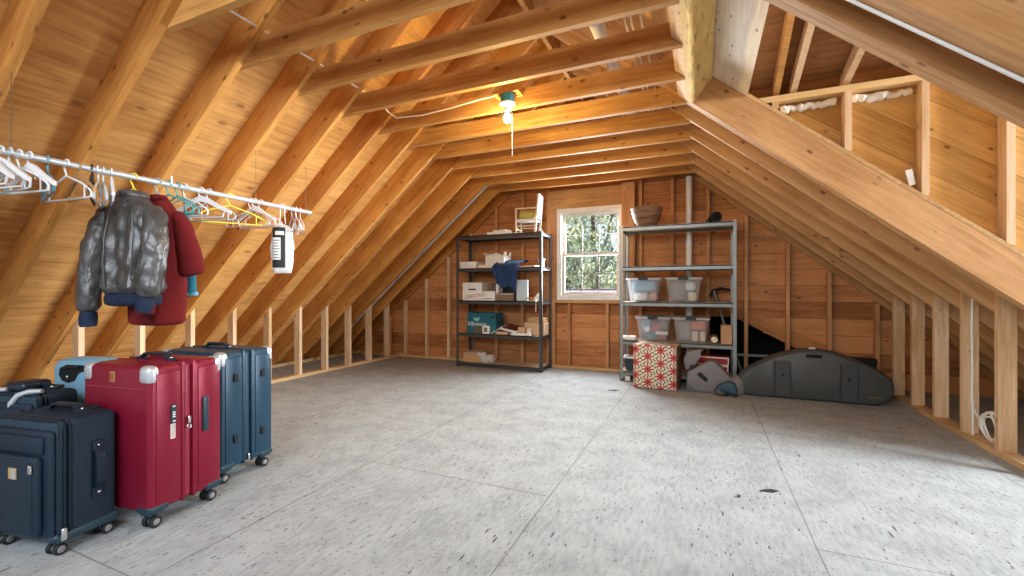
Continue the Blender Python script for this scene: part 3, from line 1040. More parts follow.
# bare bulb
LX, LY = -1.325, 2.975
lamp = thing('ceiling_lamp', 'bare lit bulb in a white socket under a teal junction box on a ceiling tie', 'lamp', (LX, LY, 2.46))
b_ = B(); box(b_, -0.10, 0.10, -0.045, 0.063, 0.062, 0.08); box(b_, -0.10, 0.10, 0.045, 0.063, 0.08, 0.12); obj('mounting_board', b_, 'joist', lamp)
b_ = B(); lathe(b_, [(0.050, 0.0), (0.055, 0.004), (0.055, 0.06), (0.050, 0.062)], (0, 0, 0), 8); obj('junction_box', b_, 'lamp_teal', lamp)
b_ = B(); lathe(b_, [(0.058, -0.002), (0.058, -0.012), (0.034, -0.028), (0.024, -0.034), (0.022, -0.06), (0.018, -0.06)], (0, 0, 0), 20); obj('lamp_holder', b_, 'porcelain', lamp, True)
b_ = B(); lathe(b_, [(0.012, -0.060), (0.014, -0.072), (0.028, -0.10), (0.031, -0.118), (0.026, -0.136), (0.012, -0.147), (0.002, -0.149)], (0, 0, 0), 18); obj('bulb', b_, 'bulb_glow', lamp, True)
b_ = B(); tube(b_, [(0.028, -0.01, -0.026), (0.045, -0.012, -0.10), (0.045, -0.012, -0.40)], 0.0022, 6); obj('pull_cord', b_, 'cable_white', lamp)
bl = light('bulb_light', 'POINT', (LX, LY, 2.28), None, 40, (1.0, 0.74, 0.30), radius=0.04)

#PART2
# ------------------------------------------------------------------ steel shelving units
def shelving(label, cx, cy, W, D, H, levels, steel):
    t = thing('shelving_unit', label, 'shelf', (cx, cy, 0))
    for sx in (-1, 1):
        for sy in (-1, 1):
            b_ = B()
            x, y = sx * W / 2, sy * D / 2
            xi, yi = x - sx * 0.038, y - sy * 0.038
            a, b2 = sorted((x, xi)); c, d = sorted((y, y - sy * 0.004)); box(b_, a, b2, c, d, 0.0, H)
            a, b2 = sorted((x, x - sx * 0.004)); c, d = sorted((y, yi)); box(b_, a, b2, c, d, 0.0, H)
            p = obj('post', b_, steel, t)
            b_ = B(); box(b_, min(x, xi) - 0.001, max(x, xi) + 0.001, min(y, yi) - 0.001, max(y, yi) + 0.001, 0.0, 0.018)
            obj('post_foot', b_, 'black_plastic', p)
    for z in levels:
        b_ = B(); box(b_, -W / 2 + 0.006, W / 2 - 0.006, -D / 2 + 0.006, D / 2 - 0.006, z - 0.012, z)
        s = obj('shelf', b_, 'shelf_board', t)
        for sy in (-1, 1):
            b_ = B()
            y = sy * (D / 2 - 0.006)
            box(b_, -W / 2 + 0.005, W / 2 - 0.005, min(y, y - sy * 0.004), max(y, y - sy * 0.004), z - 0.042, z + 0.002)
            box(b_, -W / 2 + 0.005, W / 2 - 0.005, min(y, y - sy * 0.022), max(y, y - sy * 0.022), z - 0.046, z - 0.040)
            box(b_, -W / 2 + 0.005, W / 2 - 0.005, min(y, y + sy * 0.005), max(y, y + sy * 0.005), z - 0.026, z - 0.020)
            obj('rail', b_, steel, s)
        for sx in (-1, 1):
            b_ = B()
            x = sx * (W / 2 - 0.006)
            box(b_, min(x, x - sx * 0.004), max(x, x - sx * 0.004), -D / 2 + 0.012, D / 2 - 0.012, z - 0.042, z + 0.002)
            box(b_, min(x, x + sx * 0.005), max(x, x + sx * 0.005), -D / 2 + 0.012, D / 2 - 0.012, z - 0.026, z - 0.020)
            obj('rail', b_, steel, s)
    return t


LS = [0.055, 0.465, 0.925, 1.375, 1.83]
RS = [0.115, 0.475, 0.93, 1.345, 1.815]
shelving('dark steel shelving unit of five shelves to the left of the window', -2.54, 5.565, 1.28, 0.40, 1.845, LS, 'dark_steel')
shelving('grey steel shelving unit of five shelves to the right of the window', -0.266, 5.46, 1.24, 0.40, 1.83, RS, 'grey_steel')
E1 = 0.001


def carton(name, label, x0, x1, y0, y1, z0, h, mat, cat='box', lid=None, rz=0.0, tape=None, text=None, group=None):
    """a box: body with wall thickness, two closed top flaps (or a lid)."""
    cx, cy = (x0 + x1) / 2, (y0 + y1) / 2
    w, d = x1 - x0, y1 - y0
    t = thing(name, label, cat, (cx, cy, z0 + E1), rz, group)
    b_ = B(); rbox(b_, -w / 2, w / 2, -d / 2, d / 2, 0, h - 0.004, 0.004, 2); obj('body', b_, mat, t)
    if lid:
        b_ = B(); rbox(b_, -w / 2 - 0.004, w / 2 + 0.004, -d / 2 - 0.004, d / 2 + 0.004, h - 0.035, h + 0.002, 0.003, 2); obj('lid', b_, lid, t)
    else:
        for s in (-1, 1):
            b_ = B(); box(b_, -w / 2 + 0.002, w / 2 - 0.002, min(0.0015 * s, s * (d / 2 - 0.002)), max(0.0015 * s, s * (d / 2 - 0.002)), h - 0.004, h); obj('flap', b_, mat, t)
    if tape:
        b_ = B(); box(b_, -w / 2 - 0.001, w / 2 + 0.001, -0.02, 0.02, h - 0.02, h + 0.001); obj('tape', b_, tape, t)
    return t


# --- dark unit, top shelf
ch = thing('toy_chair', 'small white wooden chair standing sideways on top of the dark shelf', 'chair', (-2.13, 5.52, LS[4] + 0.003), R(6))
for sx, sy in ((-1, -1), (-1, 1), (1, -1), (1, 1)):
    b_ = B()
    if sx < 0:
        box(b_, -0.165, -0.143, sy * 0.12 - 0.011, sy * 0.12 + 0.011, 0, 0.315)
    else:
        prism(b_, [(0.095, 0), (0.120, 0), (0.163, 0.50), (0.143, 0.50)], 'Y', sy * 0.12 - 0.011, sy * 0.12 + 0.011)
    obj('leg', b_, 'chair_cream' if sy < 0 and sx < 0 else 'chair_white', ch)
b_ = B(); rbox(b_, -0.165, 0.12, -0.13, 0.13, 0.16, 0.185, 0.006, 2); obj('seat', b_, 'chair_white', ch)
b_ = B(); rbox(b_, -0.13, 0.10, -0.10, 0.115, 0.186, 0.285, 0.035, 3); o = obj('cushion', b_, 'chair_cushion', ch, True)
o['label'] = 'mustard green cushion'
b_ = B(); prism(b_, [(0.118, 0.20), (0.138, 0.20), (0.164, 0.515), (0.145, 0.515)], 'Y', -0.109, 0.109); obj('backrest', b_, 'chair_white', ch)
for sy in (-1, 1):
    b_ = B(); rbox(b_, -0.172, 0.145, sy * 0.12 - 0.014, sy * 0.12 + 0.014, 0.315, 0.335, 0.005, 2); obj('armrest', b_, 'chair_cream', ch)
    b_ = B(); box(b_, -0.145, 0.10, sy * 0.12 - 0.007, sy * 0.12 + 0.007, 0.085, 0.10); obj('stretcher', b_, 'chair_cream', ch)
b_ = B(); box(b_, -0.158, -0.146, -0.11, 0.11, 0.05, 0.065); obj('stretcher', b_, 'chair_cream', ch)


def book(label, x, y, z, w, d, h, cover, rz=0.0, rot=None, cat='book', group=None):
    t = thing('book', label, cat, (x, y, z + E1), rz, group, rot)
    b_ = B(); rbox(b_, -w / 2 + 0.004, w / 2 - 0.003, -d / 2 + 0.003, d / 2 - 0.003, 0.002, h - 0.002, 0.001, 1); obj('pages', b_, 'paper_white', t)
    b_ = B(); box(b_, -w / 2, w / 2, -d / 2, d / 2, 0, 0.002); box(b_, -w / 2, w / 2, -d / 2, d / 2, h - 0.002, h); box(b_, -w / 2, -w / 2 + 0.003, -d / 2, d / 2, 0.002, h - 0.002)
    obj('cover', b_, cover, t)
    return t


book('wide flat pale book lowest on top of the dark shelf', -2.57, 5.51, LS[4] + 0.002, 0.30, 0.22, 0.035, 'cream_card', R(6))
book('smaller pale book on another, on top of the dark shelf', -2.53, 5.51, LS[4] + 0.038, 0.21, 0.17, 0.03, 'white_card', R(-9))
b_ = B(); rbox(b_, -0.12, 0.12, -0.09, 0.09, 0, 0.006, 0.002, 1)
tag(obj('paper_sheaf', b_, 'paper_white', loc=(-2.30, 5.45, LS[4] + 0.003), rot=(0, 0, R(8))), 'flat white papers in front of the small white chair', 'papers')

# --- dark unit, second shelf
carton('paper_box', 'low white lidded box at the left end of the second shelf', -3.15, -2.89, 5.42, 5.64, LS[3], 0.095, 'white_card', lid='white_card')
b_ = B(); rbox(b_, -0.065, 0.065, -0.05, 0.05, 0, 0.05, 0.006, 2)
tag(obj('beige_block', b_, 'cream_card', loc=(-2.80, 5.47, LS[3] + 0.003)), 'small beige packet beside the low white box', 'packet')
t = thing('open_box', 'open white box stuffed with papers beside the blue cloth', 'box', (-2.60, 5.53, LS[3] + 0.003), R(-5))
b_ = B()
for f in ((-0.145, 0.145, -0.11, -0.106), (-0.145, 0.145, 0.106, 0.11), (-0.145, -0.141, -0.106, 0.106), (0.141, 0.145, -0.106, 0.106)):
    box(b_, *f, 0, 0.17)
box(b_, -0.145, 0.145, -0.11, 0.11, 0, 0.004)
obj('body', b_, 'white_card', t)
b_ = B(); prism(b_, [(-0.145, 0.17), (-0.141, 0.17), (-0.185, 0.215), (-0.189, 0.213)], 'Y', -0.108, 0.108); obj('flap', b_, 'white_card', t)
for k, (x, y, h, a) in enumerate(((-0.05, 0.0, 0.235, 10), (0.02, 0.03, 0.225, -12), (0.08, -0.03, 0.25, 25), (0.11, 0.04, 0.24, 32))):
    b_ = B(); tube(b_, [(0, 0, 0), (0, 0, h - 0.03)], 0.018, 10)
    o = obj('paper_roll', b_, 'paper_white', t, True, (x, y, 0.01), (0, R(a * 0.5), 0))
b_ = B(); rbox(b_, -0.12, 0.0, -0.09, 0.09, 0.06, 0.20, 0.03, 3); o = obj('tissue_paper', b_, 'paper_white', t, True); mod_sub(o, 2); mod_wrinkle(o, 0.03, 0.05)

# blue cloth hanging over the front edge
def cloth_strip():
    b_ = B()
    prof = [(0.13, 0.085), (0.08, 0.115), (0.02, 0.105), (-0.05, 0.09), (-0.105, 0.07), (-0.175, 0.045), (-0.217, 0.0), (-0.225, -0.06), (-0.228, -0.15), (-0.224, -0.24), (-0.222, -0.33)]
    rows_ = []
    n = 22
    for j, (y, z) in enumerate(prof):
        f = j / (len(prof) - 1)
        x0 = -0.06 + (-0.13) * min(1, f * 1.8) + 0.10 * max(0, f - 0.55) / 0.45
        x1 = 0.22 - 0.01 * f - 0.05 * f * f
        rows_.append([(x0 + (x1 - x0) * i / n, y - (0.014 * f + 0.004) * (1 + math.sin(i * 1.35 + f * 2.1)), z - (0.035 * math.sin(i / n * PI * 2.2) if j == len(prof) - 1 else 0) - (0.10 * (1 - i / n) * (1 if j >= 9 else 0) * -1)) for i in range(n + 1)])
    R_ = [[b_.verts.new(p) for p in r] for r in rows_]
    for A, C_ in zip(R_, R_[1:]):
        for i in range(n):
            b_.faces.new([A[i], A[i + 1], C_[i + 1], C_[i]])
    return b_


o = obj('blue_cloth', cloth_strip(), 'denim', smooth=True, loc=(-2.42, 5.55, LS[3] + 0.01))
m = o.modifiers.new('solid', 'SOLIDIFY'); m.thickness = 0.012; m.offset = 1
mod_sub(o, 2); mod_wrinkle(o, 0.02, 0.06)
tag(o, 'blue cloth draped over the front edge of the second shelf', 'cloth')
b_ = B(); rbox(b_, -0.13, 0.13, -0.06, 0.06, 0, 0.02, 0.006, 2)
tag(obj('paper_sheaf', b_, 'cream_card', loc=(-2.12, 5.47, LS[3] + 0.003), rot=(0, 0, R(-10))), 'flat pale papers to the right of the blue cloth', 'papers')
t = thing('paper_cup', 'pale flared cup at the right end of the second shelf', 'cup', (-1.985, 5.60, LS[3] + 0.003))
b_ = B(); lathe(b_, [(0.032, 0), (0.048, 0.11), (0.050, 0.115), (0.045, 0.112), (0.030, 0.006), (0.001, 0.004)], n=18); obj('cup_body', b_, 'pale_blue_board', t, True)
b_ = B(); tube(b_, arc((0, 0, 0.115), (1, 0, 0), (0, 1, 0), 0.0495, 0, 340, 20), 0.003, 6); obj('cup_rim', b_, 'white_card', t, True)

# --- dark unit, middle shelf
t = carton('archive_box', 'tall white box with slanted red lettering on the middle shelf', -3.10, -2.79, 5.40, 5.66, LS[2] + 0.002, 0.25, 'white_card')
text_on('CANTON', 0.062, 'red_ink', t, (0.01, -0.1315, 0.060), (R(90), R(-8), 0), shear=0.2)
b_ = B(); rbox(b_, -0.06, 0.06, -0.1312, -0.1295, 0.145, 0.165, 0.004, 2); obj('hand_hole', b_, 'black_ink', t)
t = carton('small_box', 'small white carton in front of grey boxes on the middle shelf', -2.78, -2.59, 5.39, 5.50, LS[2] + 0.002, 0.13, 'white_card')
b_ = B(); box(b_, -0.07, 0.05, -0.0562, -0.0552, 0.022, 0.030); box(b_, -0.07, -0.058, -0.0562, -0.0552, 0.07, 0.085); obj('print', b_, 'black_ink', t)
carton('grey_box', 'grey brown box behind the small white carton', -2.775, -2.69, 5.53, 5.70, LS[2] + 0.002, 0.235, 'box_side_brown')
carton('grey_box', 'grey green box behind the small white carton', -2.675, -2.60, 5.53, 5.70, LS[2] + 0.002, 0.235, 'grey_case')
t = thing('file_stand', 'dark open file stand under the hanging blue cloth', 'stand', (-2.465, 5.56, LS[2] + 0.003))
b_ = B(); box(b_, -0.14, -0.132, -0.12, 0.12, 0, 0.25); box(b_, 0.132, 0.14, -0.12, 0.12, 0, 0.25); box(b_, -0.132, 0.132, 0.112, 0.12, 0, 0.25); obj('stand_frame', b_, 'dark_steel', t)
b_ = B(); box(b_, -0.13, 0.13, -0.12, 0.11, 0.0, 0.085); obj('drawer_box', b_, 'box_side_brown', t)
b_ = B(); box(b_, -0.13, 0.13, -0.122, 0.11, 0.0855, 0.097); obj('ledge', b_, 'cream_card', t)
book('upright red book in the file stand beside the blue cloth', -2.57, 5.50, LS[2] + 0.105, 0.035, 0.16, 0.13, 'red_box')
b_ = B(); rbox(b_, -0.08, 0.08, -0.03, 0.03, 0, 0.285, 0.006, 2)
tag(obj('panel_box', b_, 'pale_blue_board', loc=(-2.225, 5.50, LS[2] + 0.003), rot=(0, 0, R(4))), 'upright pale blue box to the right of the file stand', 'box')
t = thing('hand_tool', 'orange tool with a white cap and strap at the right end of the middle shelf', 'tool', (-2.03, 5.47, LS[2] + 0.003))
b_ = B(); prism(b_, [(-0.13, 0.035), (-0.11, 0.045), (0.02, 0.035), (0.10, 0.0), (0.04, 0.0), (-0.05, 0.018)], 'Y', -0.03, 0.03); obj('tool_body', b_, 'tool_orange', t)
b_ = B(); prism(b_, [(0.0, 0.037), (0.045, 0.095), (0.085, 0.08), (0.07, 0.012), (0.11, 0.0), (0.0, 0.0)], 'Y', -0.045, 0.045); obj('cap', b_, 'paper_white', t)
b_ = B(); tube(b_, [(0.05, -0.03, 0.012), (0.052, -0.095, 0.010), (0.053, -0.113, -0.006), (0.052, -0.114, -0.08), (0.048, -0.114, -0.14)], 0.005, 6); obj('strap', b_, 'cream_card', t, True)

# --- dark unit, fourth shelf
t = carton('teal_carton', 'dark teal printed carton on the fourth shelf', -3.05, -2.60, 5.44, 5.70, LS[1] + 0.002, 0.285, 'teal_card')
text_on('Vibrance', 0.085, 'paper_white', t, (-0.075, -0.1315, 0.130), (R(90), 0, 0), shear=0.3)
b_ = B(); prism(b_, [(-0.115, 0.225), (-0.115, 0.195), (-0.09, 0.17), (-0.05, 0.17), (-0.025, 0.195), (-0.025, 0.225), (-0.055, 0.215), (-0.085, 0.215)], 'Y', -0.1312, -0.1295); obj('emblem', b_, 'mint_ink', t)
b_ = B(); box(b_, -0.115, 0.01, -0.1312, -0.1295, 0.012, 0.085); obj('picture', b_, 'label_brown', t)
b_ = B(); prism(b_, [(0.155, 0.235), (0.18, 0.21), (0.205, 0.235), (0.18, 0.255)], 'Y', -0.1312, -0.1295); obj('emblem', b_, 'black_ink', t)
t = thing('white_tin', 'small white tin with a grey picture in front of the teal carton', 'tin', (-2.73, 5.415, LS[1] + 0.003))
b_ = B(); rbox(b_, -0.052, 0.052, -0.025, 0.025, 0, 0.112, 0.010, 3); obj('tin_body', b_, 'paper_white', t, True)
b_ = B(); rbox(b_, -0.028, 0.028, -0.0262, -0.0248, 0.022, 0.088, 0.012, 3); obj('picture', b_, 'grey_case', t)
b_ = B(); rbox(b_, -0.008, 0.0, -0.09, 0.09, 0, 0.21, 0.002, 1)
tag(obj('white_sheet', b_, 'paper_white', loc=(-2.655, 5.50, LS[1] + 0.003), rot=(0, R(58), 0)), 'white card leaning at a slant between the teal carton and the brown book', 'card')
book('large brown book with maroon edges tilted on the fourth shelf', -2.385, 5.54, LS[1] + 0.062, 0.27, 0.24, 0.035, 'maroon', rot=(R(9), R(8), R(-12)))
b_ = B(); rbox(b_, -0.095, 0.095, -0.05, 0.05, 0, 0.035, 0.004, 2)
tag(obj('tan_pad', b_, 'tan_card', loc=(-2.49, 5.45, LS[1] + 0.003), rot=(0, 0, R(-8))), 'flat tan pad under the tilted brown book', 'pad')
book('thin white book lying at the front of the fourth shelf', -2.205, 5.41, LS[1] + 0.003, 0.27, 0.085, 0.03, 'paper_white', R(2))
carton('tan_box', 'large tan cardboard box at the right end of the fourth shelf', -2.20, -1.915, 5.50, 5.70, LS[1] + 0.002, 0.165, 'tan_card')
carton('kraft_box', 'flat brown box on the large tan box', -2.16, -1.93, 5.52, 5.69, LS[1] + 0.170, 0.062, 'kraft_card')
t = thing('white_jar', 'short white jar in front of the tan cardboard box', 'jar', (-2.115, 5.46, LS[1] + 0.003))
b_ = B(); lathe(b_, [(0.030, 0), (0.032, 0.005), (0.032, 0.065), (0.027, 0.07), (0.001, 0.071)], n=18); obj('jar_body', b_, 'paper_white', t, True)
b_ = B(); lathe(b_, [(0.030, 0.072), (0.030, 0.09), (0.027, 0.093), (0.001, 0.093)], n=18); obj('lid', b_, 'cream_card', t, True)
carton('tan_box', 'small tan box left of the short white jar', -2.275, -2.175, 5.46, 5.54, LS[1] + 0.002, 0.105, 'tan_card', group=None)

# --- dark unit, bottom shelf
carton('kraft_box', 'brown cardboard box on the bottom of the dark shelf', -3.12, -2.83, 5.45, 5.68, LS[0] + 0.002, 0.135, 'kraft_card', tape='white_card')
t = thing('plastic_bag', 'crumpled white plastic bag against the bottom brown box', 'bag', (-2.74, 5.475, LS[0] + 0.003))
b_ = B(); rbox(b_, -0.11, 0.11, -0.07, 0.07, 0, 0.11, 0.05, 3); o = obj('bag_body', b_, 'bag_plastic', t, True); mod_sub(o, 3); mod_wrinkle(o, 0.05, 0.06)
b_ = B(); rbox(b_, -0.15, -0.03, -0.04, 0.05, 0.085, 0.135, 0.02, 3); o = obj('bag_neck', b_, 'bag_plastic', t, True); mod_sub(o, 3); mod_wrinkle(o, 0.05, 0.04)


# --- grey unit
def storage_bin(label, cx, cy, z, lid=True, rot=(0, 0, 0)):
    t = thing('storage_bin', label, 'bin', (cx, cy, z + E1), group='clear storage bins on the grey shelf', rot=rot)
    W0, W1, D0, D1, H = 0.155, 0.188, 0.125, 0.155, 0.27
    b_ = B()

    def ring(w, d, zz, r=0.03, n=4):
        pts = []
        for cxs, cys, a0 in ((1, 1, 0), (-1, 1, 90), (-1, -1, 180), (1, -1, 270)):
            for k in range(n + 1):
                a = R(a0 + 90 * k / n)
                pts.append((cxs * (w - r) + r * math.cos(a), cys * (d - r) + r * math.sin(a), zz))
        return pts
    loft(b_, [ring(W0 - .01, D0 - .01, 0), ring(W0, D0, 0.008), ring(W1, D1, H), ring(W1 - 0.003, D1 - 0.003, H), ring(W0 - 0.003, D0 - 0.003, 0.011), ring(W0 - .012, D0 - .012, 0.004)])
    obj('bin_body', b_, 'bin_plastic', t, True)
    b_ = B()
    loft(b_, [ring(W1 + 0.002, D1 + 0.002, H - 0.012), ring(W1 + 0.013, D1 + 0.013, H - 0.008), ring(W1 + 0.013, D1 + 0.013, H + 0.010), ring(W1 + 0.003, D1 + 0.003, H + 0.012)], cap=False)
    if lid:
        loft(b_, [ring(W1 + 0.003, D1 + 0.003, H + 0.012), ring(W1 - 0.02, D1 - 0.02, H + 0.006), ring(W1 - 0.05, D1 - 0.05, H + 0.006)])
    o = obj('bin_lid', b_, 'bin_lid_plastic', t, True)
    b_ = B(); rbox(b_, -0.055, 0.055, -D1 - 0.022, -D1 - 0.004, H - 0.016, H + 0.017, 0.005, 2); obj('latch', b_, 'black_plastic', t)
    b_ = B(); rbox(b_, -0.055, 0.055, D1 + 0.004, D1 + 0.022, H - 0.016, H + 0.017, 0.005, 2); obj('latch', b_, 'black_plastic', t)
    return t


def soft(name, label, cat, loc, w, d, h, mat, rz=0.0, wr=0.02, group=None):
    b_ = B(); rbox(b_, -w / 2, w / 2, -d / 2, d / 2, 0, h, min(w, d, h) * 0.35, 3)
    o = obj(name, b_, mat, smooth=True, loc=loc, rot=(0, 0, rz)); mod_sub(o, 2); mod_wrinkle(o, wr, 0.07)
    return tag(o, label, cat, group)


BY = 5.455
storage_bin('clear bin of pale blue cloth, upper left on the grey shelf', -0.625, BY, RS[2] + 0.002)
storage_bin('clear bin of grey clothes, upper right on the grey shelf', -0.185, BY, RS[2] + 0.002)
storage_bin('clear bin of yarn balls, lower left on the grey shelf', -0.515, BY, RS[1] + 0.002)
storage_bin('clear bin with an orange cloth and jars, lower right on the grey shelf', -0.105, BY, RS[1] + 0.002)
z = RS[2] + 0.018
soft('folded_cloth', 'pale blue folded cloth in the upper left clear bin', 'cloth', (-0.625, 5.46, z + 0.105), 0.28, 0.23, 0.13, 'blue_cloth')
soft('folded_cloth', 'white folded cloth under the pale blue one in the bin', 'cloth', (-0.66, 5.46, z), 0.17, 0.22, 0.095, 'hanger_white')
soft('folded_cloth', 'pink folded cloth low in the upper left clear bin', 'cloth', (-0.515, 5.46, z), 0.09, 0.22, 0.095, 'rose_cloth')
soft('folded_cloth', 'grey bundle of clothes in the upper right clear bin', 'cloth', (-0.245, 5.46, z), 0.17, 0.22, 0.22, 'grey_wool')
soft('folded_cloth', 'pale roll of cloth on top in the upper right clear bin', 'cloth', (-0.115, 5.47, z + 0.115), 0.11, 0.22, 0.10, 'hanger_pale')
t = thing('patterned_jar', 'white patterned jar in the upper right clear bin', 'jar', (-0.095, 5.415, z))
b_ = B(); lathe(b_, [(0.044, 0), (0.047, 0.006), (0.047, 0.095), (0.040, 0.10), (0.001, 0.101)], n=18); obj('jar_body', b_, 'jar_cream', t, True)
z = RS[1] + 0.018
for i, (x, y, dz, r_, m_, lab) in enumerate(((-0.50, 5.40, 0.075, 0.056, 'pink_wool', 'rose ball of yarn in the middle of the lower left bin'),
                                             (-0.53, 5.40, 0.0, 0.050, 'aqua_wool', 'aqua ball of yarn at the bottom of the lower left bin'),
                                             (-0.43, 5.40, 0.0, 0.048, 'mauve_wool', 'mauve ball of yarn at the bottom of the lower left bin'),
                                             (-0.605, 5.42, 0.0, 0.044, 'slate_wool', 'slate ball of yarn at the bottom of the lower left bin'),
                                             (-0.41, 5.43, 0.11, 0.055, 'grey_wool', 'grey ball of yarn at the upper right of the lower left bin'))):
    b_ = B(); ball(b_, (0, 0, r_), r_, 1, 1, 0.95, 18, 12)
    for k in range(5):
        a = k * 0.63
        tube(b_, [Vector((0, 0, r_)) + Matrix.Rotation(a, 3, 'Z') @ Matrix.Rotation(0.5 + k * .3, 3, 'X') @ Vector((r_ * 0.99 * math.cos(q), r_ * 0.99 * math.sin(q), 0)) for q in [2 * PI * s / 24 for s in range(24)]], 0.004, 5, closed=True)
    tag(obj('yarn_ball', b_, m_, smooth=True, loc=(x, y, z + dz)), lab, 'yarn', 'balls of yarn in the bin')
soft('folded_cloth', 'light blue cloth at the upper left of the yarn bin', 'cloth', (-0.595, 5.47, z + 0.10), 0.12, 0.22, 0.14, 'blue_cloth')
b_ = B(); rbox(b_, -0.065, 0.065, -0.006, 0.006, 0, 0.036, 0.003, 2)
tag(obj('white_label', b_, 'paper_white', loc=(-0.42, 5.338, z + 0.062)), 'white strip of card against the front of the yarn bin', 'card')
b_ = B(); lathe(b_, [(0.001, -0.004), (0.030, -0.004), (0.032, 0.0), (0.030, 0.006), (0.001, 0.006)], axis='Y', n=20)
tag(obj('white_disc', b_, 'paper_white', smooth=True, loc=(-0.58, 5.334, z + 0.12)), 'round white lid against the front of the yarn bin', 'lid')
soft('folded_cloth', 'orange cloth at the top of the lower right bin', 'cloth', (-0.035, 5.46, z + 0.12), 0.17, 0.22, 0.11, 'orange_cloth')
soft('folded_cloth', 'grey knitwear filling the left of the lower right bin', 'cloth', (-0.175, 5.46, z), 0.13, 0.21, 0.22, 'grey_wool')
for x, lab in ((-0.065, 'wider cream jar in the lower right clear bin'), (0.018, 'narrower cream jar in the lower right clear bin')):
    t = thing('cream_jar', lab, 'jar', (x, 5.40, z), group='jars in the lower right bin')
    r_ = 0.038 if x < 0 else 0.028
    b_ = B(); lathe(b_, [(r_ - .003, 0), (r_, 0.005), (r_, 0.085), (r_ - .004, 0.09), (0.001, 0.09)], n=18); obj('jar_body', b_, 'jar_cream', t, True)
    b_ = B(); lathe(b_, [(r_ - .002, 0.091), (r_ - .002, 0.105), (0.001, 0.106)], n=18); obj('lid', b_, 'white_card', t, True)
# top
t = thing('woven_basket', 'brown woven bowl-shaped basket on top of the grey shelf', 'basket', (-0.60, 5.45, RS[4] + 0.003))
b_ = B(); lathe(b_, [(0.085, 0), (0.098, 0.008), (0.128, 0.05), (0.155, 0.11), (0.175, 0.18), (0.183, 0.225), (0.176, 0.225), (0.166, 0.18), (0.146, 0.11), (0.12, 0.055), (0.09, 0.018), (0.001, 0.016)], n=36); obj('basket_body', b_, 'basket_weave', t, True)
b_ = B(); tube(b_, [(0.180 * math.cos(a), 0.180 * math.sin(a), 0.228) for a in [2 * PI * k / 40 for k in range(40)]], 0.009, 8, closed=True); obj('basket_rim', b_, 'basket_weave', t, True)
t = thing('black_canister', 'dark round tube lying on the right of the grey shelf top', 'tube', (0.155, 5.32, RS[4] + 0.064), R(12))
b_ = B(); lathe(b_, [(0.045, 0.0), (0.060, 0.0), (0.062, 0.02), (0.052, 0.03), (0.048, 0.17), (0.001, 0.17)], axis='Y', n=24); lathe(b_, [(0.045, 0.0), (0.040, 0.06), (0.001, 0.06)], axis='Y', n=24); obj('tube_body', b_, 'black_rubber', t, True)
b_ = B(); rbox(b_, -0.10, -0.055, 0.02, 0.06, -0.06, -0.02, 0.01, 2); obj('bracket', b_, 'black_plastic', t)
# lower left of the grey unit
t = thing('white_tray', 'flat white plastic tray with a dark opening at the left end of the grey shelf', 'tray', (-0.79, 5.36, RS[1] + 0.003))
b_ = B(); rbox(b_, -0.085, 0.085, -0.08, 0.08, 0, 0.045, 0.018, 3); obj('tray_body', b_, 'paper_white', t, True)
b_ = B(); lathe(b_, [(0.001, 0.046), (0.032, 0.046), (0.034, 0.049), (0.001, 0.049)], (-0.01, -0.03, 0), 18); obj('opening', b_, 'black_ink', t)
t = thing('waste_bin', 'small dark bin with a white rim at the lower left of the grey shelf', 'bin', (-0.785, 5.40, RS[0] + 0.003))
b_ = B(); loft(b_, [[(-0.042, -0.07, 0), (0.042, -0.07, 0), (0.042, 0.07, 0), (-0.042, 0.07, 0)], [(-0.055, -0.08, 0.14), (0.055, -0.08, 0.14), (0.055, 0.08, 0.14), (-0.055, 0.08, 0.14)]]); obj('bin_body', b_, 'slate_plastic', t)
b_ = B(); rbox(b_, -0.068, 0.062, -0.09, 0.09, 0.14, 0.165, 0.006, 2); obj('rim', b_, 'paper_white', t)
b_ = B(); rbox(b_, -0.03, 0.03, -0.03, 0.03, 0, 0.06, 0.01, 2)
tag(obj('white_cube', b_, 'white_card', loc=(-0.795, 5.27, 0.0015), rot=(0, 0, R(10))), 'little white box on the floor before the dark bin', 'box')
# right end of the grey unit
carton('kraft_box', 'upright brown box at the right end of the grey shelf', 0.20, 0.31, 5.30, 5.48, RS[1] + 0.002, 0.205, 'kraft_card')
t = thing('cloth_roll', 'brown roll with a cream end beside the upright brown box', 'roll', (0.135, 5.31, RS[1] + 0.045))
b_ = B(); lathe(b_, [(0.001, 0.02), (0.040, 0.02), (0.042, 0.03), (0.042, 0.26), (0.001, 0.26)], axis='Y', n=20); obj('roll_body', b_, 'box_side_brown', t, True)
b_ = B(); lathe(b_, [(0.012, 0.0), (0.030, 0.0), (0.034, 0.008), (0.034, 0.0195), (0.012, 0.0195)], axis='Y', n=20); obj('roll_end', b_, 'jar_cream', t, True)
t = thing('pick_hammer', 'long grey handled pick leaning on the wall behind the grey shelf', 'tool', (0.475, 5.72, 0.0))
b_ = B(); tube(b_, [(0, 0, 0.012), (-0.20, 0.0, 0.58), (-0.335, 0.0, 1.06)], [0.020, 0.016, 0.017], 10); obj('handle', b_, 'steel_tool', t, True)
b_ = B(); tube(b_, [(-0.38, 0.01, 1.00), (-0.335, 0.01, 1.066), (-0.27, 0.01, 1.09), (-0.17, 0.01, 1.075), (-0.09, 0.01, 1.02)], [0.012, 0.022, 0.02, 0.014, 0.004], 8); obj('tool_head', b_, 'black_plastic', t, True)
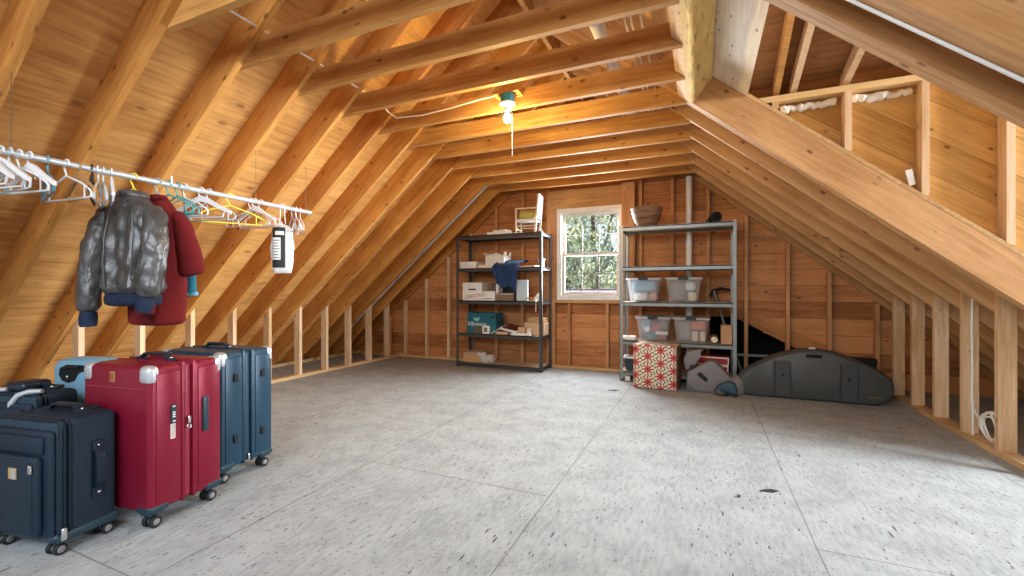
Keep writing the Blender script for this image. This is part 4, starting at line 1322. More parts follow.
# red boxes on the lowest shelf
t = thing('white_platter', 'round white platter under the red boxes', 'platter', (0.12, 5.43, RS[0] + 0.003))
b_ = B(); lathe(b_, [(0.10, 0), (0.11, 0.004), (0.17, 0.03), (0.172, 0.036), (0.11, 0.012), (0.001, 0.012)], n=32); obj('platter_body', b_, 'white_card', t, True)
for i, (z0, x0, x1, lab) in enumerate(((RS[0] + 0.045, 0.02, 0.275, 'lower of two flat red boxes with white edges'), (RS[0] + 0.135, -0.03, 0.285, 'upper of two flat red boxes with white edges'))):
    t = thing('flat_red_box', lab, 'box', ((x0 + x1) / 2, 5.40, z0), R(-2 - 3 * i), 'flat red boxes on the lowest shelf')
    w, h, d = x1 - x0, 0.085, 0.22
    b_ = B(); rbox(b_, -w / 2, w / 2, -d / 2, d / 2, 0, h, 0.004, 2); obj('body', b_, 'red_box', t)
    b_ = B()
    for f in ((-w / 2 - .001, w / 2 + .001, 0, 0.010), (-w / 2 - .001, w / 2 + .001, h - 0.014, h + .001), (-w / 2 - .001, -w / 2 + 0.010, 0.010, h - 0.014), (w / 2 - 0.010, w / 2 + .001, 0.010, h - 0.014)):
        box(b_, f[0], f[1], -d / 2 - 0.0015, -d / 2 + 0.004, f[2], f[3])
    obj('edge_trim', b_, 'pink_white', t)

# ------------------------------------------------------------------ on the floor by the grey shelf
t = thing('floral_box', 'big cube box covered in red star flowers leaning before the grey shelf', 'box', (-0.45, 5.06, 0.0015), R(-6))
b_ = B(); rbox(b_, -0.225, 0.225, -0.135, 0.165, 0, 0.475, 0.018, 3)
obj('body', b_, 'floral_fabric', t, True)
b_ = B(); rbox(b_, 0.2255, 0.231, -0.12, 0.155, 0.01, 0.465, 0.002, 1); obj('side_panel', b_, 'box_side_brown', t)
b_ = B(); rbox(b_, -0.229, 0.229, -0.139, 0.169, 0.425, 0.480, 0.02, 3); obj('lid', b_, 'floral_fabric', t, True)

t = thing('tool_case', 'grey hard plastic tool case standing tilted before the grey shelf', 'case', (0.10, 4.97, 0.0))


def case_half(pts, y0, y1, r=0.02):
    b_ = B(); prism(b_, pts, 'Y', y0, y1)
    bmesh.ops.bevel(b_, geom=b_.edges[:], offset=r, segments=3, profile=0.5, affect='EDGES')
    return b_


main = [(-0.245, 0.002), (-0.235, 0.205), (-0.02, 0.335), (0.04, 0.325), (0.245, 0.10), (0.215, 0.002)]
obj('case_half', case_half(main, 0.0, 0.075, 0.016), 'grey_case', t, True)
obj('case_half', case_half([(p[0] * 0.985 + 0.008, p[1]) for p in main], 0.078, 0.16, 0.016), 'grey_case_dark', t, True)
lobe = [(-0.255, 0.225), (-0.275, 0.335), (-0.225, 0.425), (-0.08, 0.445), (-0.115, 0.375), (-0.135, 0.30), (-0.215, 0.225)]
obj('case_lobe', case_half(lobe, 0.03, 0.13, 0.014), 'grey_case', t, True)
b_ = B(); rbox(b_, -0.055, 0.055, -0.008, 0.006, -0.022, 0.022, 0.005, 2); xform(b_, Matrix.Translation((-0.085, 0, 0.165)) @ Matrix.Rotation(R(42), 4, 'Y')); obj('handle', b_, 'black_plastic', t)
b_ = B(); rbox(b_, -0.030, 0.030, 0.018, 0.04, -0.018, 0.018, 0.006, 2); xform(b_, Matrix.Translation((-0.185, 0, 0.25)) @ Matrix.Rotation(R(48), 4, 'Y')); obj('latch', b_, 'black_plastic', t)
b_ = B(); prism(b_, [(-0.236, 0.01), (-0.236, 0.095), (-0.13, 0.01)], 'Y', -0.006, 0.004); obj('corner_rib', b_, 'grey_case_dark', t)
t = thing('cordless_tool', 'small blue power tool on black feet in front of the tilted grey case', 'tool', (0.25, 4.90, 0.0), R(-10))
b_ = B(); prism(b_, [(-0.075, 0.06), (-0.095, 0.105), (0.0, 0.15), (0.06, 0.135), (0.085, 0.055), (0.05, 0.03)], 'Y', -0.035, 0.035); bmesh.ops.bevel(b_, geom=b_.edges[:], offset=0.010, segments=3, profile=0.5, affect='EDGES'); obj('tool_body', b_, 'blue_tool', t, True)
for x in (-0.02, 0.06):
    b_ = B(); prism(b_, [(x - 0.016, 0.002), (x + 0.02, 0.002), (x + 0.012, 0.05), (x - 0.012, 0.05)], 'Y', -0.028, 0.028); obj('foot', b_, 'black_plastic', t)
b_ = B(); tube(b_, [(-0.09, -0.03, 0.10), (-0.12, -0.035, 0.05), (-0.115, -0.03, 0.01), (-0.06, -0.03, 0.008), (-0.02, -0.03, 0.012)], 0.006, 8); obj('cord', b_, 'black_rubber', t, True)
b_ = B(); prism(b_, [(-0.095, 0.108), (0.0, 0.153), (0.06, 0.138), (0.062, 0.128), (0.0, 0.14), (-0.09, 0.098)], 'Y', -0.037, 0.037); obj('top_band', b_, 'slate_plastic', t)
t = thing('grey_pouch', 'rounded grey pouch behind the blue power tool, against the long black case', 'pouch', (0.335, 5.04, 0.0))
b_ = B(); lathe(b_, [(0.03, 0.002), (0.072, 0.01), (0.085, 0.08), (0.07, 0.15), (0.035, 0.185), (0.001, 0.19)], n=18); o = obj('pouch_body', b_, 'grey_case', t, True)
b_ = B(); tube(b_, arc((0, 0, 0.16), (1, 0, 0), (0, 0, 1), 0.03, 10, 170, 8), 0.006, 6); obj('loop', b_, 'grey_case_dark', t, True)

# long black bow case
bow = [(0.336, 0.163), (0.345, 0.060), (0.385, 0.012), (0.43, 0.002), (1.471, 0.002), (1.56, 0.040), (1.613, 0.120), (1.613, 0.19), (1.591, 0.263), (1.50, 0.338), (1.253, 0.452), (1.15, 0.488), (1.02, 0.50), (0.87, 0.495), (0.76, 0.462), (0.645, 0.416), (0.444, 0.293), (0.36, 0.215)]
BX = 0.98
bow = [((x - BX) * 1.0, zz) for x, zz in bow]
t = thing('bow_case', 'long black hard plastic bow case standing on edge by the right eave', 'case', (BX, 4.99, 0.0), R(-1))


def inset(pts, f, cz=0.22):
    return [(x * (1 - f), cz + (zz - cz) * (1 - f * 2.2)) for x, zz in pts]


b_ = B()
loft(b_, [[(x, -0.012, zz) for x, zz in inset(bow, 0.06)], [(x, -0.006, zz) for x, zz in inset(bow, 0.045)], [(x, 0.03, zz) for x, zz in inset(bow, 0.012)], [(x, 0.075, zz) for x, zz in inset(bow, 0.004)]])
obj('case_half', b_, 'bow_plastic', t, True)
b_ = B()
loft(b_, [[(x, 0.076, zz) for x, zz in bow], [(x, 0.098, zz) for x, zz in bow]])
obj('rim', b_, 'black_rubber', t, True)
b_ = B()
loft(b_, [[(x, 0.099, zz) for x, zz in inset(bow, 0.004)], [(x, 0.15, zz) for x, zz in inset(bow, 0.012)], [(x, 0.185, zz) for x, zz in inset(bow, 0.06)]])
obj('case_half', b_, 'bow_plastic', t, True)
for x0, x1 in ((-0.33, -0.16), (0.20, 0.37)):
    zt = 0.375 if x0 < 0 else 0.385
    b_ = B(); loft(b_, [[(x0, -0.016, 0.03), (x1, -0.016, 0.03), (x1 - 0.03 * (1 if x0 < 0 else 0), -0.016, zt), (x0 + 0.03 * (0 if x0 < 0 else 1), -0.016, zt)], [(x0 - .01, 0.0, 0.022), (x1 + .01, 0.0, 0.022), (x1 - 0.02, 0.0, zt + 0.02), (x0 + 0.02, 0.0, zt + 0.02)]])
    b2 = obj('rib', b_, 'bow_band', t)
    for xe in (x0 + 0.02, x1 - 0.02):
        b_ = B(); box(b_, xe - 0.004, xe + 0.004, -0.018, -0.0155, 0.04, zt - 0.01); obj('groove', b_, 'black_plastic', b2)
    b_ = B(); lathe(b_, [(0.001, -0.019), (0.014, -0.019), (0.016, -0.0155), (0.001, -0.0155)], ((x0 + x1) / 2, 0, 0.235), 14, 'Y'); obj('rivet', b_, 'black_plastic', b2)
b_ = B(); prism(b_, [(-0.17, 0.40), (0.22, 0.415), (0.13, 0.475), (0.05, 0.488), (-0.09, 0.478)], 'Y', -0.010, 0.02); o = obj('handle_plate', b_, 'bow_band', t)
b_ = B(); rbox(b_, -0.055, 0.075, -0.014, -0.006, 0.420, 0.452, 0.008, 3); obj('handle_opening', b_, 'void_black', o)
b_ = B(); rbox(b_, -0.02, 0.035, 0.05, 0.11, 0.496, 0.512, 0.004, 2); o = obj('handle_clip', b_, 'pink_white', t); o['label'] = 'pale clip'
b_ = B(); rbox(b_, 0.425, 0.525, -0.012, -0.004, 0.072, 0.098, 0.004, 2); o = obj('badge', b_, 'gold_badge', t); o['label'] = 'small gold badge'
b_ = B(); rbox(b_, 0.438, 0.50, -0.0135, -0.0115, 0.080, 0.090, 0.001, 1); obj('badge_print', b_, 'label_brown', o)
for x in (-0.5, 0.0, 0.48):
    b_ = B(); rbox(b_, x - 0.03, x + 0.03, 0.055, 0.12, 0.0, 0.016, 0.004, 2); obj('latch', b_, 'black_plastic', t)
t = thing('black_case', 'black boxy case partly hidden behind the right end of the bow case', 'case', (1.36, 5.33, 0.0))
b_ = B(); rbox(b_, -0.20, 0.20, -0.07, 0.07, 0, 0.40, 0.02, 3); obj('case_body', b_, 'black_plastic', t, True)
b_ = B(); rbox(b_, -0.205, 0.205, -0.075, 0.075, 0.34, 0.405, 0.02, 3); obj('lid', b_, 'black_plastic', t, True)


# ------------------------------------------------------------------ luggage
def wheels(t, W, T, hub, r=0.026, inset_x=0.045, inset_y=0.045):
    for sx in (-1, 1):
        for sy in (-1, 1):
            x, y = sx * (W / 2 - inset_x), sy * (T / 2 - inset_y)
            b_ = B()
            rbox(b_, x - 0.034, x + 0.034, y - 0.034, y + 0.034, 0.060, 0.088, 0.01, 2)
            tube(b_, [(x, y, 0.066), (x, y, r + 0.004)], [0.013, 0.009], 8)
            f = obj('wheel_fork', b_, 'slate_plastic', t, True)
            for s in (-1, 1):
                xc = x + s * 0.019
                b_ = B(); lathe(b_, [(0.010, -0.010), (r - 0.004, -0.010), (r, -0.006), (r, 0.006), (r - 0.004, 0.010), (0.010, 0.010)], (xc, y, r + 0.0005), 18, 'X'); obj('wheel', b_, 'black_rubber', f, True)
                b_ = B(); lathe(b_, [(0.001, -0.012), (0.012, -0.012), (0.014, -0.0105), (0.014, 0.0105), (0.012, 0.012), (0.001, 0.012)], (xc, y, r + 0.0005), 12, 'X'); obj('wheel_hub', b_, hub, f, True)


def strap_handle(t, name, p0, p1, up, mat, w=0.028, metal='chrome'):
    """a grab handle between two points, bowed by the vector up."""
    p0, p1, up = Vector(p0), Vector(p1), Vector(up)
    side = (p1 - p0).normalized().cross(up.normalized())
    rings = []
    n = 10
    for k in range(n + 1):
        f = k / n
        c = p0.lerp(p1, f) + up * (min(1.0, math.sin(PI * f) * 1.7))
        th = up.normalized() * 0.005
        rings.append([c + side * w / 2 - th, c + side * w / 2 + th, c - side * w / 2 + th, c - side * w / 2 - th])
    b_ = B(); loft(b_, rings)
    h = obj(name, b_, mat, t, True)
    for p in (p0, p1):
        b_ = B(); rbox(b_, -w * 0.62, w * 0.62, -w * 0.62, w * 0.62, -0.006, 0.010, 0.004, 2)
        q = up.normalized().to_track_quat('Z', 'X').to_matrix().to_4x4()
        xform(b_, Matrix.Translation(p) @ q); obj('handle_mount', b_, mat, h)
        if metal:
            b_ = B(); ball(b_, p + up.normalized() * 0.011, 0.006, 1, 1, 1, 8, 6); obj('rivet', b_, metal, h, True)
    return h


def hard_case(label, loc, rz, W, T, H, shell, trim, red=False):
    t = thing('suitcase', label, 'suitcase', loc, rz)
    z0 = 0.078
    for s in (-1, 1):
        b_ = B(); rbox(b_, -W / 2, W / 2, min(s * 0.018, s * T / 2), max(s * 0.018, s * T / 2), z0, H, 0.022, 4)
        obj('shell_half', b_, shell, t, True)
    b_ = B(); rbox(b_, -W / 2 + 0.006, W / 2 - 0.006, -0.019, 0.019, z0 + 0.006, H - 0.006, 0.015, 3); o = obj('zipper_band', b_, trim, t, True)
    for y in (-0.026, 0.026):
        b_ = B(); rbox(b_, -W / 2 - 0.003, W / 2 + 0.003, y - 0.007, y + 0.007, z0 - 0.002, H + 0.003, 0.006, 2); obj('zip_piping', b_, shell, o, True)
    # raised panels on the narrow faces, one to each half
    for s in (-1, 1):
        y0, y1 = sorted((s * 0.045, s * (T / 2 - 0.026)))
        for sx in (-1, 1):
            xa, xb = sorted((sx * (W / 2 - 0.004), sx * (W / 2 + 0.005)))
            b_ = B(); rbox(b_, xa, xb, y0, y1, z0 + 0.035, H - 0.035, 0.0045, 2); obj('raised_panel', b_, shell, t, True)
    # ridge across the broad faces
    for s in (-1, 1):
        ya, yb = sorted((s * (T / 2 - 0.003), s * (T / 2 + 0.004)))
        b_ = B(); rbox(b_, -W / 2 + 0.03, W / 2 - 0.03, ya, yb, H - 0.105, H - 0.098, 0.002, 1); obj('ridge', b_, trim, t)
    # metal corner guards at the four upper corners
    for sx in (-1, 1):
        for s in (-1, 1):
            xa, xb = sorted((sx * (W / 2 - 0.075), sx * (W / 2 + 0.0025)))
            ya, yb = sorted((s * (T / 2 - 0.050), s * (T / 2 + 0.0025)))
            b_ = B(); rbox(b_, xa, xb, ya, yb, H - 0.085, H + 0.0025, 0.024, 4)
            for v in b_.verts:      # the inner side steps back under the panel
                pass
            g = obj('corner_guard', b_, 'silver', t, True)
            for dz in (-0.075,):
                b_ = B(); ball(b_, (sx * (W / 2 + 0.001), s * (T / 2 - 0.024), H + dz + 0.012), 0.004, 1, 1, 1, 8, 6); obj('rivet', b_, 'chrome', g, True)
    # dark corner feet
    for sx in (-1, 1):
        for s in (-1, 1):
            xa, xb = sorted((sx * (W / 2 - 0.085), sx * (W / 2 + 0.002)))
            ya, yb = sorted((s * (T / 2 - 0.085), s * (T / 2 + 0.002)))
            b_ = B(); rbox(b_, xa, xb, ya, yb, z0 - 0.004, z0 + 0.030, 0.012, 3); obj('corner_foot', b_, 'slate_plastic', t, True)
    wheels(t, W, T, 'grey_case', 0.027, 0.045, 0.04)
    strap_handle(t, 'top_handle', (-0.10, 0, H + 0.002), (0.10, 0, H + 0.002), (0, 0, 0.028), 'navy_leather')
    b_ = B(); rbox(b_, -W / 2 + 0.02, -W / 2 + 0.13, T / 2 - 0.07, T / 2 - 0.03, H - 0.002, H + 0.016, 0.006, 2); obj('pull_handle', b_, 'black_plastic', t)
    x = W / 2 + 0.0055
    if red:
        b_ = B(); rbox(b_, x, x + 0.014, 0.060, 0.088, 0.375, 0.545, 0.006, 2); obj('side_handle', b_, 'slate_plastic', t, True)
        b_ = B(); rbox(b_, x - 0.001, x + 0.006, -0.088, -0.064, 0.455, 0.540, 0.003, 2); lk = obj('lock', b_, 'slate_plastic', t)
        for k, z in enumerate((0.465, 0.485, 0.495, 0.505, 0.532)):
            b_ = B(); rbox(b_, x + 0.0055, x + 0.0075, -0.082, -0.070, z - 0.003, z + 0.003, 0.001, 1); obj('dial', b_, 'paper_white', lk)
        b_ = B(); rbox(b_, x - 0.0005, x + 0.0015, -0.088, -0.066, 0.385, 0.452, 0.0008, 1); tg = obj('sticker', b_, 'pink_white', t)
        for k in range(6):
            b_ = B(); box(b_, x + 0.0015, x + 0.0022, -0.085, -0.069, 0.392 + k * 0.010, 0.396 + k * 0.010); obj('sticker_print', b_, 'grey_case', tg)
        b_ = B(); rbox(b_, W / 2 + 0.004, W / 2 + 0.012, -0.010, 0.004, 0.435, 0.470, 0.003, 2); tube(b_, arc((W / 2 + 0.008, -0.003, 0.42), (0, 1, 0), (0, 0, 1), 0.009, 0, 360, 12), 0.0028, 6); obj('zip_pull', b_, 'chrome', t, True)
        b_ = B(); rbox(b_, -0.03, 0.0, -T / 2 - 0.0035, -T / 2 + 0.001, H - 0.075, H - 0.030, 0.001, 1); lg = obj('nameplate', b_, 'gold_badge', t)
        for k in range(4):
            b_ = B(); box(b_, -0.027 + 0.0065 * k, -0.0235 + 0.0065 * k, -T / 2 - 0.0042, -T / 2 - 0.0034, H - 0.071, H - 0.034); obj('nameplate_bar', b_, 'red_box', lg)
    else:
        for s, y in ((-1, -0.085), (1, 0.085)):
            for z in (0.235, 0.575):
                b_ = B(); rbox(b_, x - 0.001, x + 0.012, y - 0.012, y + 0.012, z - 0.022, z + 0.022, 0.004, 2); obj('side_foot', b_, 'black_plastic', t)
        b_ = B(); rbox(b_, W / 2 + 0.003, W / 2 + 0.010, -0.006, 0.006, 0.085, 0.125, 0.003, 2); obj('zip_pull', b_, 'chrome', t, True)
    return t


def soft_case(label, loc, rz, W, T, H, lean=0.0, trims=False):
    t = thing('suitcase', label, 'suitcase', loc, rz)
    z0 = 0.060
    b_ = B(); rbox(b_, -W / 2, W / 2, -T / 2 + 0.055, T / 2, z0, H, 0.030, 4); obj('body', b_, 'navy_fabric', t, True)
    b_ = B(); rbox(b_, -W / 2 + 0.004, W / 2 - 0.004, -T / 2 + 0.02, -T / 2 + 0.06, z0 + 0.004, H - 0.006, 0.018, 3); g = obj('expansion_gusset', b_, 'gusset', t, True)
    for y in (0.022, 0.040, 0.058):
        b_ = B()
        n = 10
        w, h0, h1, r = W / 2 + 0.001, z0 - 0.001, H - 0.003, 0.032
        pts = []
        for cx, cz, a0 in ((w - r, h1 - r, 0), (-w + r, h1 - r, 90), (-w + r, h0 + r, 180), (w - r, h0 + r, 270)):
            pts += [(cx + r * math.cos(R(a0 + 90 * k / 5)), -T / 2 + y, cz + r * math.sin(R(a0 + 90 * k / 5))) for k in range(6)]
        tube(b_, pts, 0.0035, 6, closed=True); obj('piping', b_, 'navy_leather', g, True)
    b_ = B(); rbox(b_, -W / 2 + 0.012, W / 2 - 0.012, -T / 2, -T / 2 + 0.03, z0 + 0.01, H - 0.04, 0.020, 4); fp = obj('front_panel', b_, 'navy_fabric', t, True)
    b_ = B(); rbox(b_, -W / 2 + 0.03, W / 2 - 0.045, -T / 2 - 0.030, -T / 2 + 0.005, z0 + 0.03, H - 0.135, 0.018, 4); pk = obj('front_pocket', b_, 'navy_fabric', t, True)
    b_ = B(); rbox(b_, -W / 2 + 0.03, W / 2 - 0.040, -T / 2 - 0.014, -T / 2 + 0.005, H - 0.128, H - 0.060, 0.012, 3); obj('top_pocket', b_, 'navy_fabric', t, True)
    b_ = B(); tube(b_, [(-W / 2 + 0.05, -T / 2 - 0.031, H - 0.150), (W / 2 - 0.075, -T / 2 - 0.031, H - 0.150), (W / 2 - 0.060, -T / 2 - 0.030, H - 0.165), (W / 2 - 0.060, -T / 2 - 0.031, z0 + 0.06)], 0.004, 6); obj('zipper', b_, 'navy_leather', pk, True)
    b_ = B(); rbox(b_, W / 2 - 0.068, W / 2 - 0.052, -T / 2 - 0.038, -T / 2 - 0.030, H - 0.195, H - 0.160, 0.003, 2); obj('zip_pull', b_, 'chrome', pk, True)
    b_ = B(); rbox(b_, 0.0, 0.045, -T / 2 - 0.034, -T / 2 - 0.029, H - 0.225, H - 0.18, 0.002, 1); lg = obj('nameplate', b_, 'gold_badge', pk)
    b_ = B(); rbox(b_, 0.022, 0.043, -T / 2 - 0.0355, -T / 2 - 0.0338, H - 0.222, H - 0.183, 0.001, 1); obj('nameplate_bar', b_, 'silver', lg)
    # flared base with wheel housings
    b_ = B(); rbox(b_, -W / 2 - 0.004, W / 2 + 0.004, -T / 2 + 0.014, T / 2 + 0.004, z0 - 0.012, z0 + 0.03, 0.012, 3); obj('base', b_, 'slate_plastic', t, True)
    wheels(t, W + 0.03, T + 0.03, 'grey_case', 0.023, 0.05, 0.05)
    strap_handle(t, 'side_handle', (W / 2 + 0.001, 0.035, 0.205), (W / 2 + 0.001, 0.035, 0.405), (0.022, 0, 0), 'navy_leather', 0.034)
    strap_handle(t, 'top_handle', (-0.09, 0.035, H + 0.001), (0.10, 0.035, H + 0.001), (0, 0, 0.026), 'navy_leather', 0.034)
    b_ = B(); rbox(b_, -0.10, 0.10, T / 2 - 0.045, T / 2 - 0.01, H - 0.002, H + 0.012, 0.005, 2); obj('pull_handle', b_, 'black_plastic', t)
    b_ = B(); rbox(b_, W / 2 - 0.006, W / 2 + 0.010, -T / 2 + 0.026, -T / 2 + 0.046, z0 + 0.0, z0 + 0.05, 0.003, 2); obj('luggage_lock', b_, 'chrome', t, True)
    if trims:
        for x0, x1 in ((-0.17, -0.03), (0.05, 0.17)):
            pts = [(x0, -T / 2 + 0.012, H - 0.09), (x0 + 0.004, -T / 2 + 0.010, H - 0.04), (x0 + 0.03, -T / 2 + 0.02, H - 0.004), (x0 + 0.07, -T / 2 + 0.035, H + 0.010), (x1, -T / 2 + 0.05, H + 0.012)]
            b_ = B(); tube(b_, pts, [0.010, 0.012, 0.013, 0.013, 0.010], 10); o = obj('handle_trim', b_, 'silver', t, True); o['label'] = 'pale silver trim'
        b_ = B(); rbox(b_, -0.06, 0.06, -0.05, 0.07, H - 0.005, H + 0.045, 0.02, 3); o = obj('folded_flap', b_, 'navy_leather', t, True)
    return t


hard_case('large red hard-shell suitcase with silver corners', (-2.449, 1.270, 0), R(7), 0.43, 0.345, 0.725, 'red_shell', 'red_trim', True)
hard_case('large dark blue hard-shell suitcase with silver corners', (-2.645, 1.695, 0), R(3), 0.50, 0.33, 0.72, 'blue_shell', 'blue_trim')
soft_case('navy fabric carry-on suitcase in front of the red one', (-2.545, 0.945, 0), R(9), 0.37, 0.235, 0.54)
soft_case('dark navy fabric suitcase with silver trim behind the carry-on', (-2.975, 1.00, 0), R(14), 0.36, 0.20, 0.585, trims=True)
t = thing('suitcase', 'light blue suitcase with a black teardrop handle recess', 'suitcase', (-3.03, 1.265, 0), R(9))
b_ = B(); rbox(b_, -0.16, 0.16, -0.09, 0.09, 0.05, 0.70, 0.055, 5); obj('shell', b_, 'sky_blue_shell', t, True)
rec = [(-0.085, 0.622), (-0.060, 0.590), (-0.015, 0.580), (0.03, 0.592), (0.06, 0.632), (0.115, 0.652), (0.15, 0.662), (0.15, 0.672), (0.06, 0.676), (-0.03, 0.674), (-0.075, 0.655)]
b_ = B(); prism(b_, rec, 'Y', -0.0915, -0.085); hr = obj('handle_recess', b_, 'void_black', t)
b_ = B(); tube(b_, [(-0.06, -0.094, 0.655), (0.0, -0.096, 0.664), (0.07, -0.095, 0.667)], 0.007, 8); obj('handle', b_, 'black_plastic', hr, True)
b_ = B(); ball(b_, (-0.02, -0.093, 0.612), 0.007, 1, 0.6, 1, 8, 6); obj('rivet', b_, 'silver', hr, True)
for x in (-0.06, 0.07):
    b_ = B(); rbox(b_, x - 0.004, x + 0.004, -0.0935, -0.088, 0.12, 0.53, 0.003, 2); obj('groove', b_, 'sky_blue_shell', t)
wheels(t, 0.32, 0.20, 'grey_case', 0.022, 0.05, 0.05)

# ------------------------------------------------------------------ clothes rod, hangers and clothes
RX, RZ = -3.0, 1.715
RR = 0.016
t = thing('clothes_rod', 'long steel clothes rod hung under the left rafters', 'rod', (RX, 0.45, RZ))
b_ = B(); tube(b_, [(0, 0, 0), (0, 2.235, 0)], RR, 16); obj('rod_tube', b_, 'rod_steel', t, True)
for y in (0.0, 2.235):
    b_ = B(); lathe(b_, [(0.001, -0.008), (0.015, -0.008), (0.016, 0.0), (0.015, 0.008), (0.001, 0.008)], (0, y, 0), 14, 'Y'); obj('end_cap', b_, 'grey_steel', t, True)
for n in (-1, 2):
    y = JN(n) - 0.019 - 0.45
    b_ = B(); tube(b_, [(0, y, zl(RX) - RZ), (0, y, 0.03)] + arc((0, y, 0), (0, 0, 1), (1, 0, 0), 0.0155, 20, 340, 12), 0.0018, 6); obj('support_wire', b_, 'wire_steel', t, True)
b_ = B(); tube(b_, [(0, 2.19, zl(RX) - RZ)] + [(0, 2.19, 0.03)] + arc((0, 2.19, 0), (0, 0, 1), (1, 0, 0), 0.0155, 20, 340, 12), 0.0018, 6); obj('support_wire', b_, 'wire_steel', t, True)

HG = 'hangers on the clothes rod'


def hanger(label, y, rz, mat, w=0.42, r=0.0045, style='tube', tip=0.0, drop=0.0):
    """hook round the rod, neck, shoulders and bottom bar; local x lies along the shoulders, hung at rod height."""
    t = thing('clothes_hanger', label, 'hanger', (RX, y, RZ), rz, HG)
    hk = RR + r + 0.001
    # the hook stays round the rod (which runs along world y): turn it back by rz
    hookp = [Vector(p) for p in arc((0, 0, 0), (1, 0, 0), (0, 0, 1), hk, -20, 190, 12)]
    hookp += [Vector((-hk * 0.9, 0, -0.02)), Vector((-0.006, 0, -0.045)), Vector((0, 0, -0.062 - drop))]
    rot = Matrix.Rotation(-rz * 0.0, 3, 'Z')
    b_ = B(); tube(b_, [rot @ p for p in hookp], r * 0.85, 8); obj('hook', b_, mat if style != 'metalhook' else 'chrome', t, True)
    a = -0.062 - drop
    b_ = B()
    if style in ('tube', 'metalhook'):
        pts = [(0, 0, a), (w * 0.30, 0, a - 0.045), (w * 0.46, 0, a - 0.082), (w * 0.5, 0, a - 0.100), (w * 0.485, 0, a - 0.118), (w * 0.45, 0, a - 0.122)]
        full = pts + [(-x, yy_, zz) for x, yy_, zz in reversed(pts[1:])]
        tube(b_, full, r, 8, closed=True)
    elif style == 'shaped':            # broad moulded shoulders
        pts = [(0, 0, a + 0.012), (w * 0.12, 0, a - 0.004), (w * 0.32, 0, a - 0.05), (w * 0.5, 0, a - 0.085)]
        full = list(reversed([(-x, y_, z_) for x, y_, z_ in pts[1:]])) + pts
        loft(b_, [[(p[0], s * r * 1.3, p[2] + q) for s, q in ((-1, -h), (1, -h), (1, h), (-1, h))] for p, h in zip(full, (0.010, 0.013, 0.017, 0.020, 0.017, 0.013, 0.010))])
    obj('shoulders', b_, mat, t, True)
    if style == 'shaped':
        b_ = B(); tube(b_, [(-w * 0.40, 0, a - 0.078), (-w * 0.36, 0, a - 0.112), (w * 0.36, 0, a - 0.112), (w * 0.40, 0, a - 0.078)], r, 8); obj('trouser_bar', b_, mat, t, True)
        for sx in (-1, 1):
            b_ = B(); tube(b_, arc((sx * 0.05, 0, a - 0.045), (sx, 0, 0), (0, 0, 1), 0.008, 100, 320, 8), 0.0025, 6); obj('loop', b_, mat, t, True)
    else:
        for sx in (-1, 1):
            b_ = B(); tube(b_, [(sx * w * 0.36, 0, a - 0.060), (sx * w * 0.36, 0, a - 0.119)], r * 0.7, 6); obj('loop', b_, mat, t, True)
    if tip:
        b_ = B(); tube(b_, [(hk, 0, 0.0), (hk + 0.004, 0, 0.03), (hk + 0.0, 0, 0.05)], r, 8); obj('hook_tip', b_, 'hanger_white', t, True)
    return t


F = R(56)
specs = [
    ('leftmost white plastic hanger at the frame edge', 0.885, 4, 'hanger_white', 'shaped'),
    ('white moulded hanger, second in the crowded left bunch', 0.925, 8, 'hanger_white', 'shaped'),
    ('pale grey hanger, third in the crowded left bunch', 0.955, 0, 'hanger_pale', 'tube'),
    ('white tube hanger, fourth in the crowded left bunch', 0.985, 9, 'hanger_white', 'tube'),
    ('white broad hanger ending the crowded left bunch', 1.02, 5, 'hanger_white', 'shaped'),
    ('thin blue hanger between the left bunch and the lone white one', 1.085, -14, 'hanger_blue', 'tube'),
    ('lone white tube hanger facing out beside the blue one', 1.155, 5, 'hanger_white', 'tube'),
    ('wooden hanger turned away behind the lone white one', 1.205, -6, 'hanger_wood', 'shaped'),
    ('black hanger turned edge-on left of the leather jacket', 1.258, -26, 'hanger_black', 'shaped'),
    ('white hanger turned edge-on next to the black one', 1.282, -28, 'hanger_white', 'tube'),
    ('pale hanger turned edge-on, second from the black one', 1.306, -20, 'hanger_pale', 'tube'),
    ('white hanger turned edge-on nearest the leather jacket', 1.342, -22, 'hanger_white', 'shaped'),
    ('teal hanger just right of the red robe with its hook turned up', 1.625, 8, 'hanger_teal', 'tube'),
    ('second teal hanger right of the red robe', 1.675, 2, 'hanger_teal', 'tube'),
    ('white hanger hooked beside the teal pair', 1.715, 6, 'hanger_white', 'tube'),
    ('broad white moulded hanger left of the yellow one', 1.815, 14, 'hanger_white', 'shaped'),
    ('pale hanger behind the broad white one', 1.865, 14, 'hanger_pale', 'tube'),
    ('bright yellow hanger facing out empty', 2.005, 56, 'hanger_yellow', 'tube'),
    ('pink hanger just right of the yellow one', 2.155, 8, 'hanger_pink', 'tube'),
    ('white hanger among the pink ones', 2.185, 4, 'hanger_white', 'shaped'),
    ('pink hanger behind the hanging white bag', 2.235, 6, 'hanger_pink', 'tube'),
    ('grey hanger turned edge-on at the far end of the rod', 2.505, -32, 'hanger_grey', 'tube'),
    ('white hanger turned edge-on, next to last on the rod', 2.545, -30, 'hanger_white', 'tube'),
    ('pink hanger turned edge-on, last on the rod', 2.585, -34, 'hanger_pink', 'tube'),
]
for lab, y, rz, mat, style in specs:
    hanger(lab, y, R(rz), mat, 0.44 if 'yellow' in lab else 0.40, 0.005, style, tip=1.0 if 'turned up' in lab else 0.0)
hanger('yellow hanger inside the leather jacket', 1.445, R(20), 'hanger_yellow', 0.17, 0.005)
hanger('grey hanger inside the red robe', 1.565, R(24), 'hanger_grey', 0.12, 0.005)


